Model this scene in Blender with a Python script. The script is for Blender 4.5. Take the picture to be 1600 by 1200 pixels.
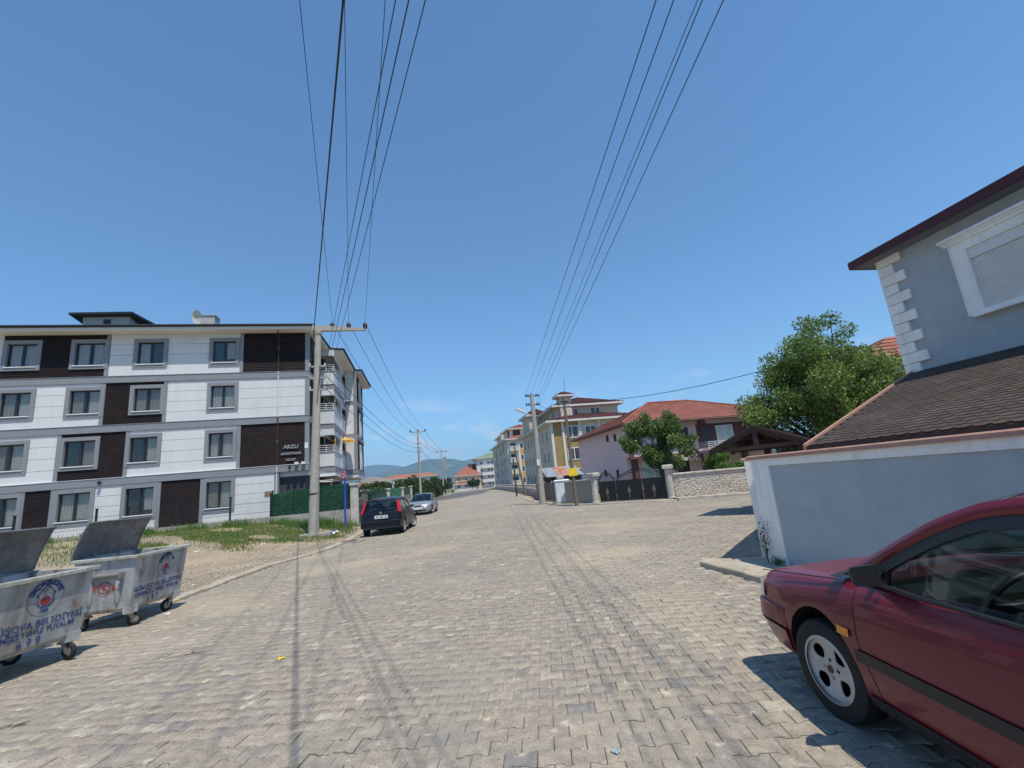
import bpy, bmesh, math, random
import numpy as np
from mathutils import Vector, Matrix
R_ = math.radians
random.seed(7); RNG = np.random.default_rng(7)
S = bpy.context.scene
for o in list(bpy.data.objects): bpy.data.objects.remove(o)

# ---------------------------------------------------------------- camera
def aim(vp, slope, cx=800., cy=600., f=710.):
    d0 = Vector((vp[0]-cx, -(vp[1]-cy), -f)); d1 = Vector((vp[0]+1000-cx, -(vp[1]+1000*slope-cy), -f))
    up = d1.cross(d0).normalized(); Y = d0.normalized(); X = Y.cross(up)
    return Matrix((X, Y, up))
cam_d = bpy.data.cameras.new('camera'); cam = bpy.data.objects.new('camera', cam_d)
S.collection.objects.link(cam); S.camera = cam
cam_d.sensor_width = 36; cam_d.lens = 36*710/1600; cam_d.clip_start = 0.05; cam_d.clip_end = 30000
m = aim((630, 768.3), -0.093).to_4x4(); m.translation = (0, 0, 1.65); cam.matrix_world = m

# ---------------------------------------------------------------- sky, sun, exposure
SUN = Vector((0.145, -0.41, 1.0)).normalized()
elev = math.asin(SUN.z); azim = math.atan2(SUN.x, SUN.y)
W = bpy.data.worlds.new('World'); S.world = W; W.use_nodes = True
nt = W.node_tree; nt.nodes.clear()
out = nt.nodes.new('ShaderNodeOutputWorld'); bg = nt.nodes.new('ShaderNodeBackground')
sky = nt.nodes.new('ShaderNodeTexSky'); sky.sky_type = 'NISHITA'; sky.sun_disc = False
sky.sun_elevation = elev; sky.sun_rotation = azim; sky.altitude = 200; sky.air_density = 1.0; sky.dust_density = 0.0; sky.ozone_density = 4.0
bg.inputs[1].default_value = 0.143
# small fair-weather clouds low over the horizon, all round
geo = nt.nodes.new('ShaderNodeTexCoord'); sep = nt.nodes.new('ShaderNodeSeparateXYZ'); nt.links.new(geo.outputs['Generated'], sep.inputs[0])
mp = nt.nodes.new('ShaderNodeMapping'); mp.inputs['Scale'].default_value = (1, 1, 2.6); nt.links.new(geo.outputs['Generated'], mp.inputs[0])
cn = nt.nodes.new('ShaderNodeTexNoise'); cn.inputs['Scale'].default_value = 9; cn.inputs['Detail'].default_value = 8; nt.links.new(mp.outputs[0], cn.inputs['Vector'])
cr = nt.nodes.new('ShaderNodeMapRange'); cr.inputs[1].default_value = .53; cr.inputs[2].default_value = .66; nt.links.new(cn.outputs[0], cr.inputs[0])
lo = nt.nodes.new('ShaderNodeMapRange'); lo.inputs[1].default_value = .035; lo.inputs[2].default_value = .09; nt.links.new(sep.outputs[2], lo.inputs[0])
hi = nt.nodes.new('ShaderNodeMapRange'); hi.inputs[1].default_value = .2; hi.inputs[2].default_value = .11; nt.links.new(sep.outputs[2], hi.inputs[0])
def wm(a, b):
    n = nt.nodes.new('ShaderNodeMath'); n.operation = 'MULTIPLY'; nt.links.new(a, n.inputs[0])
    if isinstance(b, float): n.inputs[1].default_value = b
    else: nt.links.new(b, n.inputs[1])
    return n.outputs[0]
cl = wm(wm(wm(cr.outputs[0], lo.outputs[0]), hi.outputs[0]), .8)
tn = nt.nodes.new('ShaderNodeMix'); tn.data_type = 'RGBA'; tn.blend_type = 'MULTIPLY'; tn.inputs[0].default_value = 1; tn.inputs[7].default_value = (.76, .99, 1.06, 1); nt.links.new(sky.outputs[0], tn.inputs[6])
mx = nt.nodes.new('ShaderNodeMix'); mx.data_type = 'RGBA'; nt.links.new(cl, mx.inputs[0]); nt.links.new(tn.outputs[2], mx.inputs[6]); mx.inputs[7].default_value = (5.6, 6.0, 6.6, 1)
nt.links.new(mx.outputs[2], bg.inputs[0]); nt.links.new(bg.outputs[0], out.inputs[0])
sd = bpy.data.lights.new('sun', 'SUN'); sd.energy = 4.2; sd.angle = R_(0.53); sd.color = (1.0, .93, .80)
so = bpy.data.objects.new('sun', sd); S.collection.objects.link(so); so.location = (20, -40, 100)
so.rotation_euler = SUN.to_track_quat('Z', 'Y').to_euler()
S.view_settings.view_transform = 'Standard'; S.view_settings.look = 'None'; S.view_settings.gamma = 1; S.view_settings.exposure = 0.25
S.view_settings.use_curve_mapping = False
S.cycles.max_bounces = 8; S.cycles.transparent_max_bounces = 12; S.cycles.volume_bounces = 0

# ---------------------------------------------------------------- materials
MATS = {}
def mat(name, col, rough=.8, var=.12, scale=2., bump=0., bscale=60., metal=0., spec=.4, col2=None, lo=.4, hi=.6, dirt=None, dirt_amt=.0, dscale=1.2, coat=0., isl=0., trans=0., emis=None, streak=None, streak_amt=.3):
    if name in MATS: return MATS[name]
    M = bpy.data.materials.new(name); M.use_nodes = True; MATS[name] = M
    t = M.node_tree; N = t.nodes; L = t.links; b = N['Principled BSDF']
    b.inputs['Roughness'].default_value = rough; b.inputs['Metallic'].default_value = metal
    b.inputs['Specular IOR Level'].default_value = spec
    if coat: b.inputs['Coat Weight'].default_value = coat; b.inputs['Coat Roughness'].default_value = .04
    g = N.new('ShaderNodeNewGeometry')
    def noise(sc, det=4):
        n = N.new('ShaderNodeTexNoise'); n.inputs['Scale'].default_value = sc; n.inputs['Detail'].default_value = det
        L.new(g.outputs['Position'], n.inputs['Vector']); return n.outputs[0]
    def rng(s, a, b_, c, d):
        n = N.new('ShaderNodeMapRange'); n.inputs[1].default_value = a; n.inputs[2].default_value = b_; n.inputs[3].default_value = c; n.inputs[4].default_value = d
        L.new(s, n.inputs[0]); return n.outputs[0]
    def mix(fac, a, b_, mode='MIX'):
        n = N.new('ShaderNodeMix'); n.data_type = 'RGBA'; n.blend_type = mode
        for s, i in ((fac, 0), (a, 6), (b_, 7)):
            if isinstance(s, (int, float)): n.inputs[i].default_value = s
            elif isinstance(s, tuple): n.inputs[i].default_value = s
            else: L.new(s, n.inputs[i])
        return n.outputs[2]
    c = tuple(col)+(1,)
    cur = c
    if col2 is not None: cur = mix(rng(noise(scale, 6), lo, hi, 0, 1), c, tuple(col2)+(1,))
    if dirt is not None: cur = mix(rng(noise(dscale, 8), .48, .72, 0, dirt_amt), cur, tuple(dirt)+(1,))
    if streak is not None:
        mp_ = N.new('ShaderNodeMapping'); mp_.inputs['Scale'].default_value = (5, 5, .35); L.new(g.outputs['Position'], mp_.inputs[0]); sn = N.new('ShaderNodeTexNoise'); sn.inputs['Scale'].default_value = 1.4; sn.inputs['Detail'].default_value = 7; L.new(mp_.outputs[0], sn.inputs['Vector'])
        cur = mix(rng(sn.outputs[0], .5, .72, 0, streak_amt), cur, tuple(streak)+(1,))
    if var:
        v = rng(noise(scale*3.1, 6), .25, .75, 1-var, 1+var)
        cur = mix(1.0, cur, v, 'MULTIPLY')
    if isl:
        oi = N.new('ShaderNodeObjectInfo'); ad = N.new('ShaderNodeMath'); ad.operation = 'ADD'
        L.new(oi.outputs['Random'], ad.inputs[0]); L.new(g.outputs['Random Per Island'], ad.inputs[1])
        fr = N.new('ShaderNodeMath'); fr.operation = 'FRACT'; L.new(ad.outputs[0], fr.inputs[0])
        cur = mix(1.0, cur, rng(fr.outputs[0], 0, 1, 1-isl, 1+isl), 'MULTIPLY')
    if isinstance(cur, tuple): b.inputs['Base Color'].default_value = cur
    else: L.new(cur, b.inputs['Base Color'])
    if bump:
        bp = N.new('ShaderNodeBump'); bp.inputs['Strength'].default_value = bump; bp.inputs['Distance'].default_value = .02
        L.new(noise(bscale, 5), bp.inputs['Height']); L.new(bp.outputs[0], b.inputs['Normal'])
    if trans:
        tr = N.new('ShaderNodeBsdfTranslucent'); ms = N.new('ShaderNodeMixShader'); ms.inputs[0].default_value = trans
        if isinstance(cur, tuple): tr.inputs[0].default_value = cur
        else: L.new(cur, tr.inputs[0])
        o = N['Material Output']; L.new(b.outputs[0], ms.inputs[1]); L.new(tr.outputs[0], ms.inputs[2]); L.new(ms.outputs[0], o.inputs[0])
    if emis:
        b.inputs['Emission Color'].default_value = tuple(emis)+(1,); b.inputs['Emission Strength'].default_value = 1
    return M
def glass(name, tint=(.6, .7, .7), amt=.55, rough=.02):
    if name in MATS: return MATS[name]
    M = bpy.data.materials.new(name); M.use_nodes = True; MATS[name] = M
    t = M.node_tree; N = t.nodes; L = t.links; N.remove(N['Principled BSDF'])
    tr = N.new('ShaderNodeBsdfTransparent'); tr.inputs[0].default_value = tuple(x*amt for x in tint)+(1,)
    gl = N.new('ShaderNodeBsdfGlossy'); gl.inputs['Roughness'].default_value = rough; gl.inputs[0].default_value = (.95, .97, 1, 1)
    lw = N.new('ShaderNodeLayerWeight'); lw.inputs[0].default_value = .5; pw = N.new('ShaderNodeMath'); pw.operation = 'POWER'; pw.inputs[1].default_value = 4.; L.new(lw.outputs['Facing'], pw.inputs[0])
    mr = N.new('ShaderNodeMapRange'); mr.inputs[3].default_value = .05; mr.inputs[4].default_value = .9; L.new(pw.outputs[0], mr.inputs[0])
    ms = N.new('ShaderNodeMixShader'); L.new(mr.outputs[0], ms.inputs[0]); L.new(tr.outputs[0], ms.inputs[1]); L.new(gl.outputs[0], ms.inputs[2])
    L.new(ms.outputs[0], N['Material Output'].inputs[0]); return M

# ---------------------------------------------------------------- mesh helpers
COL = S.collection
class MB:
    def __init__(s): s.v = []; s.f = []; s.m = []
    def add(s, vs, fs, m=0):
        n = len(s.v); s.v += [tuple(v) for v in vs]; s.f += [tuple(i+n for i in f) for f in fs]; s.m += [m]*len(fs); return s
    def box(s, x0, x1, y0, y1, z0, z1, m=0):
        x0, x1 = min(x0, x1), max(x0, x1); y0, y1 = min(y0, y1), max(y0, y1); z0, z1 = min(z0, z1), max(z0, z1)
        return s.add([(x0,y0,z0),(x1,y0,z0),(x1,y1,z0),(x0,y1,z0),(x0,y0,z1),(x1,y0,z1),(x1,y1,z1),(x0,y1,z1)],
                     [(0,3,2,1),(4,5,6,7),(0,1,5,4),(1,2,6,5),(2,3,7,6),(3,0,4,7)], m)
    def cbox(s, x0, x1, y0, y1, z0, z1, c=.01, m=0):
        """box with chamfered top edges"""
        v = [(x0,y0,z0),(x1,y0,z0),(x1,y1,z0),(x0,y1,z0),(x0,y0,z1-c),(x1,y0,z1-c),(x1,y1,z1-c),(x0,y1,z1-c),(x0+c,y0+c,z1),(x1-c,y0+c,z1),(x1-c,y1-c,z1),(x0+c,y1-c,z1)]
        return s.add(v, [(0,3,2,1),(0,1,5,4),(1,2,6,5),(2,3,7,6),(3,0,4,7),(4,5,9,8),(5,6,10,9),(6,7,11,10),(7,4,8,11),(8,9,10,11)], m)
    def ext(s, pts, vec, m=0):
        n = len(pts); vec = Vector(vec); a = [Vector(p) for p in pts]
        return s.add(a+[p+vec for p in a], [tuple(range(n))[::-1], tuple(range(n, 2*n))]+[(i, (i+1) % n, n+(i+1) % n, n+i) for i in range(n)], m)
    def prism(s, poly, z0, z1, m=0): return s.ext([(p[0], p[1], z0) for p in poly], (0, 0, z1-z0), m)
    def quad(s, a, b, c, d, m=0): return s.add([a, b, c, d], [(0, 1, 2, 3)], m)
    def tube(s, pts, r, n=8, m=0, cap=True):
        pts = [Vector(p) for p in pts]; k = len(pts); rs = [float(q) for q in r] if isinstance(r, (list, tuple)) else [r]*k
        vs = []; ref = None
        for i, p in enumerate(pts):
            d = (pts[min(i+1, k-1)]-pts[max(i-1, 0)]).normalized()
            if ref is None: ref = Vector((0, 0, 1)) if abs(d.z) < .9 else Vector((1, 0, 0))
            u = d.cross(ref).normalized(); w = u.cross(d).normalized(); ref = w
            for j in range(n):
                a = 2*math.pi*j/n; vs.append(p+float(rs[i])*(math.cos(a)*u+math.sin(a)*w))
        fs = [(i*n+j, i*n+(j+1) % n, (i+1)*n+(j+1) % n, (i+1)*n+j) for i in range(k-1) for j in range(n)]
        if cap: fs += [tuple(range(n))[::-1], tuple(range((k-1)*n, k*n))]
        return s.add(vs, fs, m)
    def lathe(s, prof, n=16, c=(0, 0, 0), axis='z', m=0, cap=True):
        vs = []
        for r, h in prof:
            for j in range(n):
                a = 2*math.pi*j/n; x, y, z = r*math.cos(a), r*math.sin(a), h
                if axis == 'y': x, y, z = x, z, y
                if axis == 'x': x, y, z = z, x, y
                vs.append((c[0]+x, c[1]+y, c[2]+z))
        k = len(prof); fs = [(i*n+j, i*n+(j+1) % n, (i+1)*n+(j+1) % n, (i+1)*n+j) for i in range(k-1) for j in range(n)]
        if cap and prof[0][0] > 1e-6: fs.append(tuple(range(n))[::-1])
        if cap and prof[-1][0] > 1e-6: fs.append(tuple(range((k-1)*n, k*n)))
        return s.add(vs, fs, m)
    def grid(s, P, m=0, wrap=False):
        r = len(P); c = len(P[0])
        return s.add([p for row in P for p in row], [(i*c+j, i*c+(j+1) % c, (i+1)*c+(j+1) % c, (i+1)*c+j) for i in range(r-1) for j in range(c if wrap else c-1)], m)
    def xf(s, M):
        s.v = [tuple(M @ Vector(v)) for v in s.v]; return s
    def mesh(s, name, mats, smooth=False, fix=True):
        me = bpy.data.meshes.new(name); me.from_pydata(s.v, [], s.f)
        for x in (mats if isinstance(mats, (list, tuple)) else [mats]): me.materials.append(x)
        if any(s.m): me.polygons.foreach_set('material_index', s.m)
        if fix:
            b = bmesh.new(); b.from_mesh(me); bmesh.ops.recalc_face_normals(b, faces=b.faces); b.to_mesh(me); b.free()
        if smooth is True: me.polygons.foreach_set('use_smooth', [True]*len(me.polygons))
        elif smooth: 
            me.polygons.foreach_set('use_smooth', [True]*len(me.polygons)); me.set_sharp_from_angle(angle=R_(smooth))
        me.update(); return me
    def build(s, name, mats, parent=None, smooth=False, fix=True, **kw):
        return obj(name, s.mesh(name, mats, smooth, fix), parent, **kw)
def obj(name, me, parent=None, loc=None, rz=None, **kw):
    o = bpy.data.objects.new(name, me); COL.objects.link(o)
    if parent is not None: o.parent = parent
    if loc is not None: o.location = loc
    if rz is not None: o.rotation_euler = (0, 0, rz)
    for k, v in kw.items(): o[k] = v
    return o
def thing(name, label, cat, loc=(0, 0, 0), az=0., group=None):
    o = bpy.data.objects.new(name, None); COL.objects.link(o); o.empty_display_size = .3
    o.location = loc; o.rotation_euler = (0, 0, -R_(az)); o['label'] = label; o['category'] = cat
    if group: o['group'] = group
    return o
def tag(o, label, cat, group=None):
    o['label'] = label; o['category'] = cat
    if group: o['group'] = group
    return o
def dup(root, loc, az=None, label=None, scale=None):
    r = root.copy(); COL.objects.link(r); r.location = loc
    if az is not None: r.rotation_euler = (0, 0, -R_(az))
    if scale: r.scale = scale
    if label: r['label'] = label
    for ch in list(root.children):
        c = ch.copy(); COL.objects.link(c); c.parent = r
        for g in list(ch.children):
            d = g.copy(); COL.objects.link(d); d.parent = c
    return r
def np_mesh(name, V, F, mats, smooth=False):
    V = np.asarray(V, dtype=np.float32); F = np.asarray(F, dtype=np.int32); k = F.shape[1]
    me = bpy.data.meshes.new(name); me.vertices.add(len(V)); me.vertices.foreach_set('co', V.ravel())
    me.loops.add(F.size); me.loops.foreach_set('vertex_index', F.ravel())
    me.polygons.add(len(F)); me.polygons.foreach_set('loop_start', np.arange(0, F.size, k, dtype=np.int32)); me.polygons.foreach_set('loop_total', np.full(len(F), k, dtype=np.int32))
    for x in (mats if isinstance(mats, (list, tuple)) else [mats]): me.materials.append(x)
    if smooth: me.polygons.foreach_set('use_smooth', [True]*len(F))
    me.update(calc_edges=True); me.validate(); return me
_fc = {}
def text_pts(s, size, ext=.004, bold=0.):
    cu = bpy.data.curves.new('t', 'FONT'); cu.body = s; cu.size = size; cu.align_x = 'CENTER'; cu.align_y = 'CENTER'; cu.extrude = ext; cu.resolution_u = 3; cu.offset = bold
    o = bpy.data.objects.new('t', cu); COL.objects.link(o); bpy.context.view_layer.update()
    me = bpy.data.meshes.new_from_object(o.evaluated_get(bpy.context.evaluated_depsgraph_get()))
    vs = [tuple(v.co) for v in me.vertices]; fs = [tuple(p.vertices) for p in me.polygons]
    bpy.data.objects.remove(o); bpy.data.curves.remove(cu); bpy.data.meshes.remove(me); return vs, fs
def text(mb, s, size, M, ext=.004, m=0, bold=0.):
    vs, fs = text_pts(s, size, ext, bold); mb.add([M @ Vector(v) for v in vs], fs, m)
def frame(o, ex, ey):
    ex = Vector(ex).normalized(); ey = Vector(ey).normalized(); ez = ex.cross(ey)
    M = Matrix((ex, ey, ez)).transposed().to_4x4(); M.translation = Vector(o); return M
def catmull(P, n):
    P = [Vector(p) for p in P]; P = [2*P[0]-P[1]]+P+[2*P[-1]-P[-2]]; outp = []
    for i in range(1, len(P)-2):
        for k in range(n):
            t = k/n; a, b, c, d = P[i-1], P[i], P[i+1], P[i+2]
            outp.append(.5*((2*b)+(c-a)*t+(2*a-5*b+4*c-d)*t*t+(3*b-a-3*c+d)*t**3))
    outp.append(P[-2]); return outp
def inpoly(x, y, poly):
    r = np.zeros(np.shape(x), bool); n = len(poly); j = n-1
    for i in range(n):
        xi, yi = poly[i]; xj, yj = poly[j]
        c = ((yi > y) != (yj > y)) & (x < (xj-xi)*(y-yi)/(yj-yi+1e-12)+xi); r ^= c; j = i
    return r
# ================================================================ the setting: ground, road, kerbs, verge
def struct(o): o['kind'] = 'structure'; return o
M_con = mat('concrete', (.36, .34, .31), .85, .18, 1.5, .25, 45, dirt=(.20, .18, .15), dirt_amt=.6, dscale=2.2)
M_conl = mat('concrete_light', (.50, .47, .42), .85, .15, 2., .2, 50, dirt=(.25, .22, .18), dirt_amt=.5, dscale=3)
M_field = mat('field', (.10, .12, .045), .95, .25, .02, col2=(.22, .19, .10), lo=.4, hi=.6)
M_sand = mat('joint_sand', (.33, .285, .22), .95, .25, 2.5, .4, 90, col2=(.24, .21, .165))
M_white = mat('white_render', (.80, .80, .79), .7, .04, .6, .05, 70, dirt=(.6, .58, .53), dirt_amt=.25, dscale=.5)
# road outline (left edge, then right edge back); the side street leaves to the right
LEFT = [(-7.6, -6), (-6.6, 3), (-5.35, 8.3), (-4.25, 10.7), (-3.55, 14.3), (-2.4, 16.9), (-1.95, 19.6), (-1.75, 24), (-1.5, 31), (-.9, 40), (.7, 58), (4, 80), (8.6, 105), (17, 165), (34, 260)]
RIGHT = [(52, 258), (31, 165), (20.5, 118), (17.4, 82), (13.8, 58), (10.9, 43), (9.35, 33), (9.0, 26.2), (10.2, 24.0), (13.2, 20.7), (17, 18.3), (24, 14.8), (34, 10), (31, 8), (15, 14.3), (5.72, 6.72), (5.3, 7.0), (4.95, 7.25), (4.74, 7.12), (4.7, 6.6), (4.62, 3), (4.3, -6)]
road_poly = LEFT+RIGHT
def sheet(poly, z, name, mt, parent=None):
    b = bmesh.new(); vs = [b.verts.new((p[0], p[1], z)) for p in poly]; f = b.faces.new(vs); bmesh.ops.triangulate(b, faces=[f])
    me = bpy.data.meshes.new(name); b.normal_update()
    for f in b.faces:
        if f.normal.z < 0: f.normal_flip()
    b.to_mesh(me); b.free(); me.materials.append(mt); return obj(name, me, parent)
g = MB(); g.add([(-8500, -8500, -.09), (8500, -8500, -.09), (8500, 8900, -.09), (-8500, 8900, -.09)], [(0, 1, 2, 3)])
struct(g.build('ground', M_field))
road = struct(sheet(road_poly, -.014, 'road', M_sand))

def paver_mat(name, far=False):
    M = bpy.data.materials.new(name); M.use_nodes = True; t = M.node_tree; N = t.nodes; L = t.links; b = N['Principled BSDF']
    b.inputs['Roughness'].default_value = .88; b.inputs['Specular IOR Level'].default_value = .25
    g = N.new('ShaderNodeNewGeometry')
    def noise(sc, det=5, vec=None):
        n = N.new('ShaderNodeTexNoise'); n.inputs['Scale'].default_value = sc; n.inputs['Detail'].default_value = det; L.new(vec or g.outputs['Position'], n.inputs['Vector']); return n.outputs[0]
    def rng(s, a, b_, c, d):
        n = N.new('ShaderNodeMapRange'); n.inputs[1].default_value = a; n.inputs[2].default_value = b_; n.inputs[3].default_value = c; n.inputs[4].default_value = d; L.new(s, n.inputs[0]); return n.outputs[0]
    def mix(fac, a, b_, mode='MIX'):
        n = N.new('ShaderNodeMix'); n.data_type = 'RGBA'; n.blend_type = mode
        for s, i in ((fac, 0), (a, 6), (b_, 7)):
            if isinstance(s, (int, float)): n.inputs[i].default_value = s
            elif isinstance(s, tuple): n.inputs[i].default_value = s
            else: L.new(s, n.inputs[i])
        return n.outputs[2]
    rot = N.new('ShaderNodeMapping'); rot.vector_type = 'POINT'; rot.inputs['Rotation'].default_value = (0, 0, R_(17)); L.new(g.outputs['Position'], rot.inputs[0])
    if far:
        br = N.new('ShaderNodeTexBrick'); br.offset = .5; br.inputs['Scale'].default_value = 1; br.inputs['Brick Width'].default_value = .205; br.inputs['Row Height'].default_value = .15; br.inputs['Mortar Size'].default_value = .007
        br.inputs['Color1'].default_value = (0, 0, 0, 1); br.inputs['Color2'].default_value = (1, 1, 1, 1); br.inputs['Mortar'].default_value = (.5, .5, .5, 1); L.new(rot.outputs[0], br.inputs['Vector'])
        rnd = br.outputs['Color']; mort = br.outputs['Fac']
    else:
        oi = N.new('ShaderNodeObjectInfo'); ad = N.new('ShaderNodeMath'); L.new(oi.outputs['Random'], ad.inputs[0]); L.new(g.outputs['Random Per Island'], ad.inputs[1])
        fr = N.new('ShaderNodeMath'); fr.operation = 'FRACT'; L.new(ad.outputs[0], fr.inputs[0]); rnd = fr.outputs[0]
    ramp = N.new('ShaderNodeValToRGB'); L.new(rnd, ramp.inputs[0]); e = ramp.color_ramp; e.interpolation = 'CONSTANT' if not far else 'LINEAR'
    cols = [(0, (0.300, 0.258, 0.209)), (.16, (0.313, 0.271, 0.217)), (.30, (0.283, 0.248, 0.208)), (.42, (0.331, 0.284, 0.225)), (.56, (0.304, 0.264, 0.211)), (.68, (0.266, 0.237, 0.205)), (.76, (0.318, 0.274, 0.217)), (.86, (0.292, 0.249, 0.202)), (.955, (0.230, 0.213, 0.195)), (.970, (0.391, 0.343, 0.273)), (.9965, (0.243, 0.127, 0.104))]
    e.elements[0].color = cols[0][1]+(1,); e.elements[1].position = cols[1][0]; e.elements[1].color = cols[1][1]+(1,)
    for p, c in cols[2:]:
        q = e.elements.new(p); q.color = c+(1,)
    cur = ramp.outputs[0]
    if far: cur = mix(mort, cur, (.30, .275, .23, 1))
    # grit: aggregate speckle, wear, trodden sand, tyre darkening
    cur = mix(1.0, cur, rng(noise(90, 4), .3, .7, .72, 1.26), 'MULTIPLY')
    cur = mix(1.0, cur, rng(noise(11, 7), .3, .7, .78, 1.2), 'MULTIPLY')
    st = N.new('ShaderNodeMapping'); st.inputs['Scale'].default_value = (1.0, .16, 1); L.new(rot.outputs[0], st.inputs[0])
    cur = mix(rng(noise(1.05, 6, st.outputs[0]), .50, .68, 0, .38), cur, (.225, .21, .185, 1))
    cur = mix(rng(noise(.33, 8), .52, .66, 0, .5), cur, (.39, .34, .27, 1))
    cur = mix(rng(noise(2.4, 8), .60, .70, 0, .55), cur, (.43, .385, .31, 1))
    def blob(cx, cy, r, amt, col):
        d = N.new('ShaderNodeVectorMath'); d.operation = 'DISTANCE'; L.new(g.outputs['Position'], d.inputs[0]); d.inputs[1].default_value = (cx, cy, 0)
        a_ = N.new('ShaderNodeMath'); a_.operation = 'MULTIPLY_ADD'; L.new(noise(.9, 8), a_.inputs[0]); a_.inputs[1].default_value = 2.6*r; L.new(d.outputs['Value'], a_.inputs[2])
        return mix(rng(a_.outputs[0], 2.3*r, 1.45*r, 0, amt), cur, col)
    for cx, cy, r in ((-1.5, 12.6, 1.5), (.6, 13.6, 1.1), (-3.2, 9.6, 1.2), (-2.6, 15.5, 1.0), (3.9, 9.0, 1.6), (6.5, 14, 2.2), (3.2, 5.2, 1.0)): cur = blob(cx, cy, r, .62, (.43, .36, .265, 1))
    for cx, cy, r in ((-.4, 7.6, .9), (1.6, 9.6, 1.2), (.1, 4.6, .6), (2.7, 6.6, .7), (3.6, 17, 1.6)): cur = blob(cx, cy, r, .32, (.215, .20, .175, 1))
    cur = mix(rng(noise(5.5, 9), .63, .69, 0, .8), cur, (.52, .46, .36, 1))
    cur = mix(rng(noise(17, 6), .66, .72, 0, .7), cur, (.13, .115, .095, 1))
    L.new(cur, b.inputs['Base Color'])
    bp = N.new('ShaderNodeBump'); bp.inputs['Strength'].default_value = .5; bp.inputs['Distance'].default_value = .006; L.new(noise(110, 5), bp.inputs['Height']); L.new(bp.outputs[0], b.inputs['Normal'])
    return M
M_paver = paver_mat('paver_concrete'); M_paver_far = paver_mat('paver_far', True)
# interlocking pavers: wide ends, narrow waist, running bond
PL, PR = .205, .15
def paver_outline(gap=.0045, w=.02):
    a = PL/2-gap/2; h = PR/2+w/2-gap/2; k = PR/2-w/2-gap/2; q = PL/4
    top = [(-a, h), (-q-.012, h), (-q+.012, k), (q-.012, k), (q+.012, h), (a, h)]
    return [(a, -h), (q+.012, -h), (q-.012, -k), (-q+.012, -k), (-q-.012, -h), (-a, -h)]+top
OUT = np.array(paver_outline())
ca, sa = math.cos(R_(17)), math.sin(R_(17))
def p2w(u, v): return u*ca+v*sa, -u*sa+v*ca
us = np.arange(-90, 140); vs_ = np.arange(-8, 185)
UU, VV = np.meshgrid(us, vs_); UU = UU*PL+(VV % 2)*PL/2; VV = VV*PR
UU = UU.ravel(); VV = VV.ravel(); PX, PY = p2w(UU, VV)
keep = inpoly(PX, PY, road_poly)
fwd = PX*math.sin(R_(14.4))+PY*math.cos(R_(14.4)); rgt = PX*math.cos(R_(14.4))-PY*math.sin(R_(14.4))
keep &= (fwd > .6) & (fwd < 23) & (np.abs(rgt) < fwd*1.3+1.2)
PX, PY, fwd, rgt = PX[keep], PY[keep], fwd[keep], rgt[keep]
vis = (fwd > 1.9) & (np.abs(rgt) < fwd*1.10) & ~((PX > 2.35+(PY-1)*.25) & (PY < 3.7))
order = np.argsort(np.where(vis, fwd, 1e9))[:300]; mask = np.zeros(len(PX), bool); mask[order] = True
n12 = len(OUT); inn = OUT*np.array([(PL/2-.006)/(PL/2), (PR/2-.005)/(PR/2)])
pv = MB(); pv.add([(x, y, 0) for x, y in inn]+[(x, y, -.004) for x, y in OUT]+[(x, y, -.03) for x, y in OUT],
   [tuple(range(n12))]+[(n12+i, n12+(i+1) % n12, (i+1) % n12, i) for i in range(n12)]+[(2*n12+i, 2*n12+(i+1) % n12, n12+(i+1) % n12, n12+i) for i in range(n12)])
pme = pv.mesh('paver', M_paver)
for i in order:
    o = obj('paver', pme, road, (PX[i], PY[i], random.gauss(0, .0026)+.009*math.sin(PX[i]*1.1+.6)*math.sin(PY[i]*.9)+.005*math.sin(PX[i]*2.7)*math.cos(PY[i]*2.1)))
    o.rotation_euler = (random.gauss(0, .006), random.gauss(0, .006), -R_(17)+random.gauss(0, .008))
rest = np.where(~mask)[0]; n = len(rest)
dz = RNG.normal(0, .0026, n)+.009*np.sin(PX[rest]*1.1+.6)*np.sin(PY[rest]*.9)+.005*np.sin(PX[rest]*2.7)*np.cos(PY[rest]*2.1); tx = RNG.normal(0, .007, n); ty = RNG.normal(0, .007, n); rr = -R_(17)+RNG.normal(0, .008, n)
def field(pts, z):
    c, s = np.cos(rr)[:, None], np.sin(rr)[:, None]; x, y = pts[:, 0][None], pts[:, 1][None]
    zz = z+dz[:, None]+x*tx[:, None]+y*ty[:, None]
    return np.stack([PX[rest][:, None]+x*c-y*s, PY[rest][:, None]+x*s+y*c, np.broadcast_to(zz, (n, len(pts)))], -1)
V = np.concatenate([field(inn, 0), field(OUT, -.004), field(OUT, -.03)], 1).reshape(-1, 3)
base = (np.arange(n)*36)[:, None]
T = base+np.arange(12)[None]
quads = []
for i in range(12):
    j = (i+1) % 12
    quads.append(np.concatenate([base+12+i, base+12+j, base+j, base+i], 1)); quads.append(np.concatenate([base+24+i, base+24+j, base+12+j, base+12+i], 1))
tq = []   # the outline is split into five convex quads
for q in ((6, 7, 4, 5), (7, 8, 3, 4), (8, 9, 2, 3), (9, 10, 1, 2), (10, 11, 0, 1)): tq.append(np.concatenate([base+k for k in q], 1))
Fq = np.concatenate(quads+tq, 0)
o = obj('paver_field', np_mesh('paver_field', V, Fq, M_paver), road); o['kind'] = 'stuff'
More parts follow.
